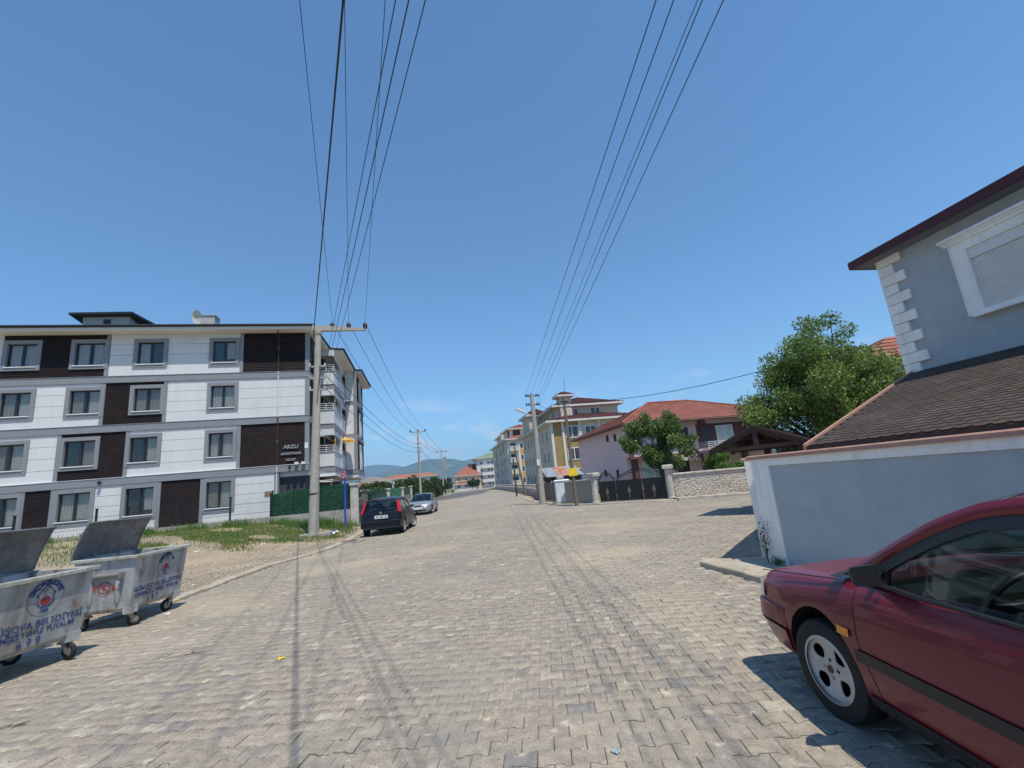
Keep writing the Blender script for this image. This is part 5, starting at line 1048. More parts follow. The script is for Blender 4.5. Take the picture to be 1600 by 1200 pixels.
for z in (.8, 3.7, 6.6, 9.5):
    pwin(b2, 3.0, 4.6, z+.2, z+1.75, -.12, 'x', .14)
    if z < 9: part(MB().box(2.9, 4.8, -.2, -.1, z+1.75, z+3.05), 'orange_panel', M_orange, b2)
    bq = part(MB().box(.1, 2.4, -1.5, -.1, z-.25, z-.05).box(.1, 2.4, -1.5, -1.4, z-.05, z+.85).box(.1, .2, -1.4, -.1, z-.05, z+.85), 'balcony', M_greyr, b2); part(MB().box(.06, 2.44, -1.54, -1.36, z+.85, z+1.05), 'parapet_cap', M_wht, bq); part(MB().box(.5, 1.9, -.14, -.1, z, z+2.0), 'balcony_door', M_winglass, b2)
for x in (2.45, 5.1): part(MB().box(x, x+.5, -.35, -.1, 0, 12.3), 'pilaster', M_wht, b2)
for y in np.arange(2, 33, 3.1):
    for z in (.9, 3.8, 6.7, 9.6): pwin(b2, y, y+1.1, z, z+1.5, 0, 'y', .1, M_wht if int(y) % 2 else M_greyr)
for y in (.0, 9, 19, 24): part(MB().box(-.3, 0, y+.03, y+1.0, 0, 12.3), 'pilaster', M_wht, b2)
for y0, w in ((10, 3), (20.5, 3)):
    for z in (3.7, 6.6, 9.5): part(MB().box(-1.1, -.02, y0, y0+w, z-.2, z+.9), 'balcony', M_greyr, b2)
hip(b2, 0, 13, 0, 34, 12.55, 2.0, M_tileo)
part(MB().box(1.2, 8, 3, 14, 13.0, 15.4), 'attic_wall', M_wht, b2); hip(b2, 1.2, 8, 3, 14, 15.6, 1.3, M_tileo, .8); part(MB().box(1.1, 1.2, 4, 6.5, 13.6, 15.2).box(2, 4, 2.9, 3, 13.4, 15.1), 'dark_opening', M_core, b2)
part(MB().box(1.2, 8, 18, 30, 13, 15.2), 'attic_wall', M_wht, b2); hip(b2, 1.2, 8, 18, 30, 15.4, 1.3, M_tileo, .8); part(MB().box(.6, 2.2, 15.5, 17, 12.6, 16.4), 'chimney', M_wht, b2)
b3 = thing('apartment_building', 'distant white apartment block with stacked balconies and green roof', 'building', (32.5, 206, 0), 6)
part(MB().box(0, 14, 0, 18, 0, 13.2), 'wall', M_wht, b3); hip(b3, 0, 14, 0, 18, 13.3, 2.6, mat('green_roof', (.19, .27, .15), .8, .1), 1.2, 6)
for z in (1.0, 4.0, 7.1, 10.2):
    part(MB().box(2.2, 7.5, -1.6, -.05, z+1.5, z+2.8) if z < 10 else MB().box(2.2, 7.5, -.3, -.05, z+1.9, z+2.4), 'balcony', M_wht, b3)
    for x in (1.0, 4.2, 5.8): pwin(b3, x+.6, x+1.8, z+.1, z+1.5, -.03, 'x', .1)
    pwin(b3, 3, 5, z, z+1.4, 0, 'y', .1)
part(MB().box(-3.6, -.1, 3, 9, 7.4, 11.2), 'dark_annex', M_maroon, b3); part(MB().box(-2.2, -.1, 3.3, 8.6, 0, 7.4), 'annex_wall', M_core, b3); part(MB().box(-3.4, .8, -3, 4, 2.9, 3.3), 'porch_roof', M_tileo, b3)
# far houses
def far_house(label, loc, az, w, d, h, rh, mw, mr, cat='house'):
    q = thing('house', label, cat, loc, az, 'distant tiled houses'); part(MB().box(0, w, 0, d, 0, h), 'wall', mw, q); hip(q, 0, w, 0, d, h, rh, mr, .7, 6)
    for x in np.arange(1, w-1.5, 3):
        for z in np.arange(1, h-1.5, 2.9): pwin(q, x, x+1.3, z, z+1.3, -.02, 'x', .1)
    return q
M_peach = mat('peach_render', (.66, .48, .31), .85, .05, .4)
far_house('peach house with tiered red roof beyond the end of the street', (22.6, 205, 0), 5, 11, 9, 6.2, 3.6, M_peach, M_tile)
far_house('tiny white low house with red roof before the peach house', (20.5, 190, 0), 5, 9, 6, 2.6, 1.0, M_wht, M_tile)
far_house('long white building with orange-red tiled roof above the hedge', (-10, 236, 0), 14, 27, 11, 8.2, 1.8, M_wht, M_tileo)
far_house('small distant house with orange roof at the left of the canopy', (-21, 190, 0), 0, 9, 8, 5, 2.0, M_peach, M_tileo)
far_house('distant pale house with red roof between canopy and long building', (-16, 236, 0), 0, 9, 8, 7.6, 1.6, M_cream, M_tile)
far_house('red-roofed house half hidden behind the pear tree', (27, 20, 0), 20, 9, 8, 6.6, 2.2, M_cream, M_tile)
far_house('terracotta-roofed house seen through the gap beside the blue-grey house', (19.5, 10.5, 0), 10, 7, 7, 4.8, 1.6, M_peach, M_tile)
# ================================================================ trees, hedges, hills
def leaves(cent, n, size, mt, parent, name='crown', flat=.0, droop=0.):
    """cent: list of (centre, radius) clumps; n leaves spread through them, denser near each clump's skin"""
    C = np.array([c for c, r in cent], float); Rr = np.array([r for c, r in cent], float); w = Rr**2; k = RNG.choice(len(C), n, p=w/w.sum())
    d = RNG.normal(0, 1, (n, 3)); d /= np.linalg.norm(d, axis=1)[:, None]; rad = Rr[k]*RNG.uniform(.25, 1.12, n)**.6
    P = C[k]+d*rad[:, None]*np.array([1, 1, .85]); 
    a = d*.55+RNG.normal(0, .75, (n, 3)); a[:, 2] -= droop; a /= np.linalg.norm(a, axis=1)[:, None]; b = np.cross(a, RNG.normal(0, 1, (n, 3))); b /= np.linalg.norm(b, axis=1)[:, None]
    s = size*RNG.uniform(.45, 1.45, n)[:, None]
    V = np.stack([P, P+a*s*.5+b*s*.32, P+a*s, P+a*s*.5-b*s*.32], 1).reshape(-1, 3)
    return obj(name, np_mesh(name, V, np.arange(4*n).reshape(-1, 4), mt), parent)
def clumps(c, rx, ry, rz, n, rmin, rmax, shell=.55):
    out_ = []
    for _ in range(n):
        v = Vector((random.gauss(0, 1), random.gauss(0, 1), random.gauss(0, 1))).normalized()*random.uniform(shell, 1.)
        out_.append(((c[0]+v.x*rx, c[1]+v.y*ry, c[2]+v.z*rz), random.uniform(rmin, rmax)))
    return out_
def limbs(root, base_h, cl, r0, mt, lean_=(0, 0)):
    t = MB(); top = Vector((lean_[0], lean_[1], base_h)); t.tube(catmull([(0, 0, -.1), (lean_[0]*.3, lean_[1]*.3, base_h*.5), top], 5), [r0*(1-.04*k) for k in range(11)], 9)
    for c, r in cl:
        c = Vector(c); m_ = top.lerp(c, .5)+Vector((0, 0, -.08*(c-top).length)); p = catmull([top-Vector((0, 0, random.uniform(0, .4)*base_h)), m_, c], 4); t.tube(p, [r0*.42*(1-.82*k/8) for k in range(9)], 5)
    return part(t, 'trunk', mt, root, smooth=True)
M_bark = mat('bark', (.10, .08, .06), .95, .25, 6, .6, 30)
M_leafp = mat('pear_leaf', (.135, .215, .045), .5, .0, isl=.45, trans=.3, col2=(.22, .30, .075), lo=.4, hi=.65, scale=1.2)
M_leafc = mat('cherry_leaf', (.10, .175, .04), .5, .0, isl=.4, trans=.28, col2=(.15, .22, .06), scale=1.2)
M_leafb = mat('bright_leaf', (.10, .21, .03), .5, .0, 1, isl=.35, trans=.3)
M_leafd = mat('hedge_leaf', (.04, .078, .022), .6, .0, isl=.45, trans=.22, col2=(.07, .11, .03), scale=.7)
pt = thing('pear_tree', 'large light green leafy tree behind the brown gate canopy and blue-grey house', 'tree', (13.6, 11.6, 0))
cl = clumps((.1, 0, 3.6), 2.3, 1.6, 1.7, 44, .35, .68)+clumps((-2.0, .6, 3.0), 1.0, .8, .8, 11, .3, .5)+clumps((2.0, .3, 3.6), .9, .8, 1.1, 12, .35, .6)+[((.1+random.gauss(0, .5), random.gauss(0, .4), 5.2+random.uniform(0, .7)), .28) for _ in range(8)]+[((2.0, .3, 4.9), .3), ((1.9, .2, 4.3), .45), ((2.1, -.2, 3.4), .6), ((2.3, .3, 2.8), .7), ((1.5, -.4, 2.4), .7), ((.6, -.6, 2.3), .7), ((-.5, -.5, 2.4), .6), ((1.2, .2, 3.4), .8), ((.2, .1, 3.0), .9), ((-1.0, .1, 3.1), .8)]
limbs(pt, 1.7, cl[::2], .16, M_bark); leaves(cl, 80000, .078, M_leafp, pt)
tw3 = MB()
for _ in range(26):
    b = random.choice(cl)[0]; b = Vector(b); d = Vector((random.gauss(0, .35), random.gauss(0, .35), 1)).normalized(); tw3.tube([b, b+d*random.uniform(.4, .8)], [.008, .003], 4)
part(tw3, 'twigs', M_bark, pt, kind='stuff')
chy = thing('cherry_tree', 'round leafy green tree behind the black iron gate', 'tree', (14.75, 24.3, 0))
cl = clumps((.0, 0, 3.15), 2.0, 1.6, 1.25, 30, .3, .6)+[((-1.9, -.1, 3.0), .45), ((-2.2, 0, 3.4), .3), ((-.7, 0, 4.6), .35), ((.9, 0, 4.75), .3), ((1.3, .1, 4.5), .3), ((1.9, 0, 2.6), .5), ((2.2, -.1, 3.2), .3), ((.9, -.1, 1.9), .5)]
limbs(chy, 1.5, cl[::2], .12, M_bark); leaves(cl, 24000, .12, M_leafc, chy, droop=.3)
bs = thing('shrub', 'bright green dense shrub behind the pale stone wall', 'shrub', (17.75, 23.1, 0)); cl = clumps((0, 0, 1.5), .72, .6, .75, 16, .25, .42); limbs(bs, .6, cl[::3], .06, M_bark); leaves(cl, 7000, .09, M_leafb, bs)
bs2 = thing('shrub', 'small yellow-green shrub right of the bright green one', 'shrub', (18.9, 22.6, 0)); cl = clumps((0, 0, 1.15), .5, .5, .4, 8, .2, .3); limbs(bs2, .5, cl[::3], .05, M_bark); leaves(cl, 2500, .09, M_leafb, bs2)
bs3 = thing('shrub', 'dark green bush under the brown gate canopy', 'shrub', (13.3, 13.6, 0)); cl = clumps((0, 0, 1.15), 1.3, .9, .8, 18, .3, .5); limbs(bs3, .5, cl[::3], .06, M_bark); leaves(cl, 8000, .09, M_leafc, bs3)
# hedge of hazel bushes up the left of the road
hz = [(-1.6, 56.5, 2.6, 1.9, 'leftmost of the hedge bushes, beside the carport canopy'), (.0, 59.5, 2.9, 2.0, 'dark hedge bush just left of the hedge pole'), (1.5, 65, 3.1, 2.3, 'tall dark hedge bush behind the hedge pole'), (2.6, 70.5, 3.3, 2.5, 'broad dark hedge bush right of the hedge pole'), (4.2, 77, 3.4, 2.5, 'broad hedge bush in the middle of the row by the road'), (5.6, 83.5, 3.3, 2.5, 'hedge bush with yellow-green edge, third from the row end'), (7.2, 91, 3.4, 2.4, 'hedge bush second from the far end of the row'), (9.0, 99, 3.2, 2.2, 'farthest hedge bush, next to the walking person')]
for i, (x, y, h, r, lb) in enumerate(hz):
    q = thing('hazel_bush', lb, 'bush', (x-1.3, y, 0), 0, 'bushes along the left of the road'); cl = clumps((0, 0, h*.55), r*.8, r*1.25, h*.45, 22, .4, .75); limbs(q, .4, cl[::4], .07, M_bark); leaves(cl, 5200, .24, M_leafd, q)
def dryg(x, y): return np.where(nz(x, y, .6) > .3, .9, .3)
M_dry = mat('dry_grass', (.28, .24, .10), .8, 0, isl=.35, trans=.2, col2=(.16, .19, .06), scale=.4)
q = RNG.uniform(50, 104, 12000); lx = np.interp(q, [p[1] for p in LEFT], [p[0] for p in LEFT]); xx = lx-.5-RNG.exponential(.7, 12000); h = RNG.uniform(.2, .8, 12000); a = RNG.uniform(0, 6.28, 12000)
V = np.stack([np.stack([xx-.03*np.cos(a), q-.03*np.sin(a), 0*h], -1), np.stack([xx+.03*np.cos(a), q+.03*np.sin(a), 0*h], -1), np.stack([xx+.15*np.cos(a*3), q+.15*np.sin(a*3), h], -1)], 1).reshape(-1, 3)
o = obj('roadside_grass', np_mesh('roadside_grass', V, np.arange(36000).reshape(-1, 3), M_dry)); o['kind'] = 'stuff'; tag(o, 'tall dry roadside grass at the foot of the hedge bushes', 'grass')
# far greenery: scattered orchard trees on the plain
ft = [(-12, 150, 5, 'small dark tree beyond the carport canopy'), (2, 150, 5, 'dark tree behind the hedge, left of the distant poles'), (17, 185, 5.5, 'dark tree in front of the peach house, left side'), (26, 178, 4, 'low dark tree right of the tiny white house'), (28.5, 185, 4, 'low tree at the foot of the distant white block'), (-22, 170, 5, 'small far tree at the left end of the plain')]
for i, (x, y, h, lb) in enumerate(ft):
    q = thing('orchard_tree', lb, 'tree', (x, y, 0), 0, 'small trees on the far plain')
    cl = clumps((0, 0, h*.6), h*.38, h*.38, h*.34, 14, h*.1, h*.18); limbs(q, h*.3, cl[::4], .14, M_bark); leaves(cl, 1500, .5, M_leafd, q)
# hills
def ridge(y0, y1, prof, seed, name, nx=150, ny=34):
    r = np.random.default_rng(seed); X = np.linspace(-7000, 8000, nx); Yv = np.linspace(y0, y1, ny); ph = r.uniform(0, 6.28, 12); P = []
    hx = np.interp(X, [p[0] for p in prof], [p[1] for p in prof])
    for j, y in enumerate(Yv):
        t = j/(ny-1); s = math.sin(min(1, t*1.6)*math.pi/2) if t < .625 else 1-.4*(t-.625); row = []
        for i, x in enumerate(X):
            w = sum(np.sin(x/(700/(k+1))+ph[k]+y/(900/(k+1)))/(k+1.5) for k in range(6))*22*s*(.4+hx[i]/300); row.append((x, y, float(hx[i]*s+w-20*(1-s)-6)))
        P.append(row)
    return struct(MB().grid(P).build(name, M_hill, smooth=True))
M_hill = mat('forest_hill', (.045, .075, .03), .95, .25, .004, col2=(.075, .10, .045), lo=.4, hi=.6)
ridge(4400, 5600, [(-7000, 140), (-3000, 200), (-900, 170), (-350, 200), (0, 265), (250, 318), (520, 305), (760, 240), (1200, 250), (2500, 320), (8000, 180)], 3, 'hills')
ridge(6600, 8200, [(-7000, 420), (-2600, 470), (-1200, 390), (-450, 420), (100, 380), (900, 400), (1400, 440), (2800, 520), (8000, 420)], 5, 'hills')

# ================================================================ cars
M_tyre = mat('tyre', (.014, .014, .015), .75, .1, 20); M_blk = mat('black_plastic', (.018, .019, .021), .5, .08, 10); M_well = mat('wheel_well', (.006, .006, .006), .9, 0); M_alloy = mat('alloy', (.46, .46, .455), .4, .06, 8, metal=.35, dirt=(.25, .23, .2), dirt_amt=.4, dscale=6)
M_int = mat('car_interior', (.045, .047, .05), .8, .15, 6); M_seat = mat('seat_cloth', (.10, .105, .11), .9, .15, 6); M_cg = glass('car_glass', (.55, .72, .68), .62); M_lens = mat('clear_lens', (.62, .63, .65), .1, .05, spec=.7); M_rlens = mat('red_lens', (.42, .012, .02), .12, .05, spec=.7); M_olens = mat('amber_lens', (.80, .25, .01), .2, .05, spec=.6); M_chrome = mat('chrome', (.6, .6, .6), .12, 0, metal=1.)
def paint(name, col, dust=.25, met=.0, coat=.25):
    M = mat(name, col, .38, .05, 2, coat=coat, spec=.3, metal=met, dirt=(.24, .21, .18), dirt_amt=dust, dscale=1.6); return M
def lerp_tab(T, x):
    xs = [t[0] for t in T]; return [float(np.interp(x, xs, [t[i] for t in T])) for i in range(1, len(T[0]))]
def bake_bool(o, cutters):
    for c in cutters:
        m_ = o.modifiers.new('b', 'BOOLEAN'); m_.operation = 'DIFFERENCE'; m_.object = c; m_.solver = 'EXACT'; m_.material_mode = 'TRANSFER'
    bpy.context.view_layer.update(); dg = bpy.context.evaluated_depsgraph_get(); me = bpy.data.meshes.new_from_object(o.evaluated_get(dg)); o.modifiers.clear(); old = o.data; o.data = me; bpy.data.meshes.remove(old)
    for c in cutters: bpy.data.objects.remove(c)
def car(name, label, loc, heading, P, PM, group=None):
    """local frame: +y forward, +x right; P holds the station table and the glasshouse outline"""
    root = thing(name, label, 'car', loc, heading, group)
    T = P['stations']                                   # y, z_bottom, z_shoulder, crown, half width
    ys = np.linspace(T[0][0], T[-1][0], 64); rows = []
    def section(y):
        zb, zs, cr, w = lerp_tab(T, y); wt = w-.055; mid = .30+(zs-.30)*.45
        return [(0, zs+cr), (.35*wt, zs+cr*.93), (.72*wt, zs+cr*.66), (wt-.075, zs+cr*.22+.006), (wt-.022, zs-.012), (wt, zs-.05), (wt+.028, (zs+mid)/2+.05), (w, mid), (w-.004, mid-.1), (w-.02, max(zb+.1, .28)), (w-.055, zb+.03), (w-.12, zb), (0, zb)]
    def smooth_tab(): return None
    for y in ys:
        s = section(float(y)); rows.append([(x, float(y), z) for x, z in s]+[(-x, float(y), z) for x, z in s[-2:0:-1]])
    b = MB(); b.grid(rows, wrap=True); n = len(rows[0]); b.add(rows[0], [tuple(range(n))]); b.add(rows[-1], [tuple(range(n))])
    me = b.mesh('body', [PM, M_well]); bmm = bmesh.new(); bmm.from_mesh(me); bmesh.ops.remove_doubles(bmm, verts=bmm.verts, dist=.0005); bmesh.ops.recalc_face_normals(bmm, faces=bmm.faces); bmm.to_mesh(me); bmm.free()
    body = obj('body', me, root)
    cut_ = []
    for ay in P['axles']:
        for sx in (-1, 1):
            c = MB().lathe([(P['rw']+.055, -.28), (P['rw']+.055, .28)], 36, (sx*(P['w']-.10), ay, P['rw']+.02), 'x').build('c', M_well); cut_.append(c)
    y0, y1 = P['cab']; cut_.append(MB().box(-P['w']+.16, P['w']-.16, y0, y1, .32, 1.6).build('c', M_int))
    root.location = (0, 0, 0); root.rotation_euler = (0, 0, 0); bake_bool(body, cut_); root.location = loc; root.rotation_euler = (0, 0, -R_(heading))
    body.data.polygons.foreach_set('use_smooth', [True]*len(body.data.polygons)); body.data.set_sharp_from_angle(angle=R_(32))
    def side(y, z, off=.004):
        s = section(y)[3:12]; zz = [p[1] for p in s][::-1]; xx_ = [p[0] for p in s][::-1]; return float(np.interp(z, zz, xx_))+off
    def strip(pts_lo, pts_hi, sx, off=.006):            # band on the flank between two polylines of (y,z)
        A = [(sx*side(y, z, off), y, z) for y, z in pts_lo]; B = [(sx*side(y, z, off), y, z) for y, z in pts_hi]; q = MB().grid([A, B]); q.grid([[(v[0]-sx*.02, v[1], v[2]) for v in r] for r in (B, A)]); return q
    def seam(pts, sx, r=.0035):
        q = []
        for (a, b_) in zip(pts, pts[1:]):
            for t in np.linspace(0, 1, 8): q.append((a[0]+(b_[0]-a[0])*t, a[1]+(b_[1]-a[1])*t))
        return MB().tube([(sx*side(y, z, -.001), y, z) for y, z in q], r, 5)
    # glasshouse: outline curve O (y,z) front base -> rear base
    O = [Vector((0, p[0], p[1])) for p in P['outline']]; k0, k1 = P['roof_idx']; ns = 6; Oc = catmull(O, ns); i0, i1 = k0*ns, k1*ns; zb_ = P['belt']; zt = max(p.z for p in Oc)
    def gx(y, z): return P['w']-.085-P['tumble']*(max(0, z-zb_)/(zt-zb_))**1.15-max(0, y-P['front_pinch'])*.10-max(0, -P['rear_pinch']-y if False else (P['rear_pinch']-y))*.12
    def across(seg, bulge, crown, m_=11):
        g = []
        for i, p in seg:
            X = gx(p.y, p.z); t = i; g.append([(X*u, p.y+bulge*(1-u*u), p.z+crown*(1-u*u)) for u in np.linspace(-1, 1, m_)])
        return MB().grid(g)
    seg = list(enumerate(Oc)); 
    rf = across(seg[i0:i1+1], 0, .045); part(rf, 'roof', PM, root, smooth=True)
    ws = across(seg[0:i0+1], .13, .03); w_ = part(ws, 'windscreen', M_cg, root, smooth=True, fix=False)
    rw_ = across(seg[i1:], -.06, .02); part(rw_, 'rear_window', M_cg, root, smooth=True, fix=False)
    nrm_ = []
    for i in range(len(Oc)):
        d = (Oc[min(i+1, len(Oc)-1)]-Oc[max(i-1, 0)]).normalized(); nrm_.append(Vector((0, d.z, -d.y)) if False else Vector((0, d.z, -d.y)))
    ctr = Vector((0, sum(p.y for p in Oc)/len(Oc), zb_)); 
    def inset(dist):
        r = []
        for p, n_ in zip(Oc, nrm_):
            n_ = n_ if n_.dot(ctr-p) > 0 else -n_; q = p+n_*dist; r.append(Vector((0, q.y, max(q.z, zb_))))
        return r
    I0, I1, I2 = inset(-.004), inset(.062), inset(.115)
    for sx in (-1, 1):
        def w3(v, off=0): return (sx*(gx(v.y, v.z)+off), v.y, v.z)
        fr_ = MB().grid([[w3(v, -.004) for v in I0], [w3(a.lerp(b2, .35), .012) for a, b2 in zip(I0, I1)], [w3(v, .006) for v in I1], [w3(v, -.03) for v in I1]]); part(fr_, 'pillar_frame', PM, root, smooth=True)
        sl_ = MB().grid([[w3(v, .004) for v in I1], [w3(v, .006) for v in I2], [w3(v, -.02) for v in I2]]); part(sl_, 'window_seal', M_blk, root)
        good = [v for v in I2 if v.z > zb_+.012]; bot0, bot1 = good[0], good[-1]
        def gpanel(ya, yb):
            yy = np.linspace(ya, yb, 14); top_ = []
            ty = [v.y for v in good][::-1]; tz = [v.z for v in good][::-1]
            for y in yy: top_.append(float(np.interp(y, ty, tz)))
            return MB().grid([[w3(Vector((0, y, zb_+(t-zb_)*s)), -.008) for y, t in zip(yy, top_)] for s in (0, .35, .7, 1)])
        ya, yb = bot1.y, bot0.y; by = P['bpillar']
        for u, v in ((by+.03, yb), (ya, by-.03)): part(gpanel(u, v), 'side_window', M_cg, root, smooth=True, fix=False)
        q = MB().grid([[w3(Vector((0, by-.045, z)), .005) for z in np.linspace(zb_, zt-.12, 6)], [w3(Vector((0, by+.045, z)), .005) for z in np.linspace(zb_, zt-.12, 6)]]); part(q, 'b_pillar', M_blk, root)
        part(MB().tube([w3(Vector((0, y, zb_-.004)), .012) for y in np.linspace(ya-.05, yb+.08, 16)], .012, 6), 'belt_seal', M_blk, root, smooth=True)
        # flank details
        dr = P['door']
        for dline in dr: part(seam(dline, sx), 'door_gap', M_well, root)
        if P.get('mould'):
            a, b_, z = P['mould']; yy = np.linspace(a, b_, 20); part(strip([(y, z-.032) for y in yy], [(y, z+.032) for y in yy], sx, .012), 'side_moulding', M_blk, root)
        yy = np.linspace(P['axles'][1]+.36, P['axles'][0]-.36, 16); part(strip([(y, .215) for y in yy], [(y, .30) for y in yy], sx, .008), 'sill_cover', M_blk if P.get('sill', True) else PM, root)
        for y, z in P['handles']: part(MB().box(sx*side(y, z, -.01), sx*side(y, z, .03), y-.1, y+.1, z-.025, z+.025), 'door_handle', M_blk, root)
        if P.get('indicator'): y, z = P['indicator']; part(strip([(y-.05, z-.022), (y+.05, z-.022)], [(y-.05, z+.022), (y+.05, z+.022)], sx, .010), 'side_indicator', M_olens, root)
        # mirror
        my = P['mirror']; X = gx(my, zb_+.08); mr_ = MB().add([(sx*(X+.05), my-.05, zb_+.005), (sx*(X+.20), my-.04, zb_+.012), (sx*(X+.215), my-.042, zb_+.095), (sx*(X+.20), my-.045, zb_+.112), (sx*(X+.06), my-.055, zb_+.118), (sx*(X+.075), my+.05, zb_+.02), (sx*(X+.16), my+.04, zb_+.025), (sx*(X+.172), my+.035, zb_+.085), (sx*(X+.16), my+.035, zb_+.096), (sx*(X+.08), my+.05, zb_+.10)], [(0, 1, 2, 3, 4), (5, 6, 7, 8, 9), (0, 1, 6, 5), (1, 2, 7, 6), (2, 3, 8, 7), (3, 4, 9, 8), (4, 0, 5, 9)])
        mo = part(mr_, 'mirror', M_blk if P.get('blackmirror', True) else PM, root); part(MB().tube([(sx*(X-.02), my+.02, zb_+.05), (sx*(X+.1), my, zb_+.055)], .024, 8), 'mirror_arm', M_blk, mo)
        part(MB().ext([w3(Vector((0, my+.16, zb_)), .004), w3(Vector((0, my-.05, zb_)), .004), w3(Vector((0, my-.05, zb_+.17)), .004)], (-sx*.02, 0, 0)), 'mirror_base', M_blk, mo)
        # wheels
        for ay in P['axles']:
            R = P['rw']; wroot = MB().lathe([(R-.11, -.09), (R-.05, -.098), (R-.012, -.088), (R, -.06), (R, .06), (R-.012, .088), (R-.05, .098), (R-.11, .09)], 40, (0, 0, 0), 'x', cap=False); wo = part(wroot, 'wheel', M_tyre, root, smooth=40); wo.location = (sx*(P['w']-.115), ay, R)
            if ay == P['axles'][0]: wo.rotation_euler = (0, 0, R_(P.get('steer', 0)))
            fx = sx*.075; r0, r1 = .02, R-.105; nr, na = (34, 200) if P['rim'] == 'oval' else (16, 96); g = MB(); ok = {}; idx = {}
            def dish(r): return fx-sx*.018*math.sin(min(1, r/r1)*math.pi)
            def hole(r, a):
                if P['rim'] == 'oval':
                    for k in range(4):
                        c = (k+.5)*math.pi/2; x_, y_ = r*math.cos(a-c)-r1*.62, r*math.sin(a-c)
                        if (x_/.042)**2+(y_/(.036+.30*max(0, x_+.03)))**2 < 1: return True
                    for k in range(4):
                        c = k*math.pi/2; 
                        if math.hypot(r*math.cos(a-c)-.052, r*math.sin(a-c)) < .011: return True
                    return False
                return .42*r1 < r < .86*r1 and (a % (2*math.pi/7)) < .5
            for i in range(nr+1):
                for j in range(na):
                    r = r0+(r1-r0)*i/nr; a = 2*math.pi*j/na; idx[i, j] = len(g.v); g.v.append((dish(r), r*math.cos(a), r*math.sin(a)))
            for i in range(nr):
                for j in range(na):
                    r = r0+(r1-r0)*(i+.5)/nr; a = 2*math.pi*(j+.5)/na
                    if not hole(r, a): g.f.append((idx[i, j], idx[i, (j+1) % na], idx[i+1, (j+1) % na], idx[i+1, j])); g.m.append(0)
            ro = part(g, 'rim', M_alloy, wo, smooth=30); sm = ro.modifiers.new('s', 'SOLIDIFY'); sm.thickness = .012; sm.offset = 0
            part(MB().lathe([(r1-.012, -.0), (r1+.012, .006), (r1+.016, .022), (r1+.004, .03), (r1-.008, .012)], 48, (fx-sx*.004 if sx > 0 else fx-.022, 0, 0), 'x', cap=False), 'rim_lip', M_alloy, wo, smooth=40)
            part(MB().lathe([(0, 0), (r1, 0)], 32, (fx-sx*.06, 0, 0), 'x'), 'rim_backing', M_well, wo)  # black disc closing the rim behind its holes
            part(MB().lathe([(0, -.004), (.02, -.004), (.024, 0), (.02, .006), (0, .008)], 20, (fx+sx*.001, 0, 0), 'x'), 'hub_cap', P.get('hub', M_alloy), wo)
    # interior
    zf = .45; sy = P['bpillar']
    for y in (sy+.05, sy-.85):
        for x in (-.36, .36): part(MB().cbox(x-.25, x+.25, y, y+.5, zf, zf+.12, .04).add(*(lambda q: (q.v, q.f))(MB().cbox(-.25, .25, -.07, .07, 0, .62, .06).xf(Matrix.Translation((x, y-.02, zf+.05)) @ Matrix.Rotation(R_(14), 4, 'X')))).cbox(x-.12, x+.12, y-.22, y-.13, zf+.62, zf+.80, .04), 'seat', M_seat, root)
    dy = P['dash']; part(MB().add([(-.62, dy, .5), (.62, dy, .5), (.62, dy, zb_-.04), (-.62, dy, zb_-.04), (-.62, dy+.45, .5), (.62, dy+.45, .5), (.62, dy+.5, zb_-.01), (-.62, dy+.5, zb_-.01), ], [(0, 1, 2, 3), (4, 5, 6, 7), (3, 2, 6, 7), (0, 3, 7, 4), (1, 2, 6, 5), (0, 1, 5, 4)]), 'dashboard', M_int, root)
    st_ = MB(); N_ = 28; cc = Vector((-.36, dy-.16, zb_-.05)); st_.tube([cc+Matrix.Rotation(R_(28), 3, 'X') @ Vector((.185*math.cos(t), 0, .185*math.sin(t))) for t in np.linspace(0, 2*math.pi, N_)], .015, 6, cap=False); st_.tube([cc-Vector((.17, 0, 0)), cc+Vector((.17, 0, 0))], .02, 6).tube([cc, cc+Vector((0, .2, -.08))], .03, 6); part(st_, 'steering_wheel', M_blk, root, smooth=True)
    return root, body, section, side
RED = dict(w=.848, rw=.292, axles=(1.27, -1.27), cab=(-1.45, .78), belt=.905, tumble=.165, front_pinch=.45, rear_pinch=-1.3, bpillar=-.27, roof_idx=(4, 6),
    stations=[(-2.22, .42, .80, .03, .70), (-2.19, .34, .88, .04, .755), (-2.05, .26, .915, .05, .80), (-1.6, .2, .925, .05, .84), (-.8, .19, .915, .04, .848), (.2, .19, .895, .035, .848), (.82, .19, .872, .055, .846), (1.05, .19, .852, .06, .843), (1.3, .19, .822, .055, .84), (1.7, .2, .782, .05, .83), (1.93, .21, .752, .045, .808), (2.02, .23, .735, .04, .785), (2.06, .26, .715, .03, .755), (2.08, .30, .68, .02, .73)],
    outline=[(1.08, .90), (0.84, 1.03), (0.58, 1.175), (0.34, 1.295), (0.08, 1.375), (-0.40, 1.405), (-0.95, 1.385), (-1.25, 1.27), (-1.52, 1.08), (-1.70, .935)],
    door=[[(.91, .86), (.90, .62), (.82, .34), (.78, .26)], [(-.36, .89), (-.36, .28)], [(-1.22, .9), (-1.2, .7), (-1.05, .5), (-.92, .28)], [(.78, .255), (-.92, .255)]], mould=(-2.0, 1.0-.08, .50), handles=[(-.22, .74), (-1.08, .75)], indicator=(1.0, .60), mirror=.74, dash=.52, steer=6, rim='oval', hub=mat('hub_red', (.12, .015, .02), .4, 0))
PR_ = paint('maroon_paint', (.15, .009, .02), .03, 0, .4)
rc, rb_, rsec, rside = car('sedan', 'dark red older sedan parked by the blue-grey wall, cut by the right edge', (0, 0, 0), 13, RED, PR_)
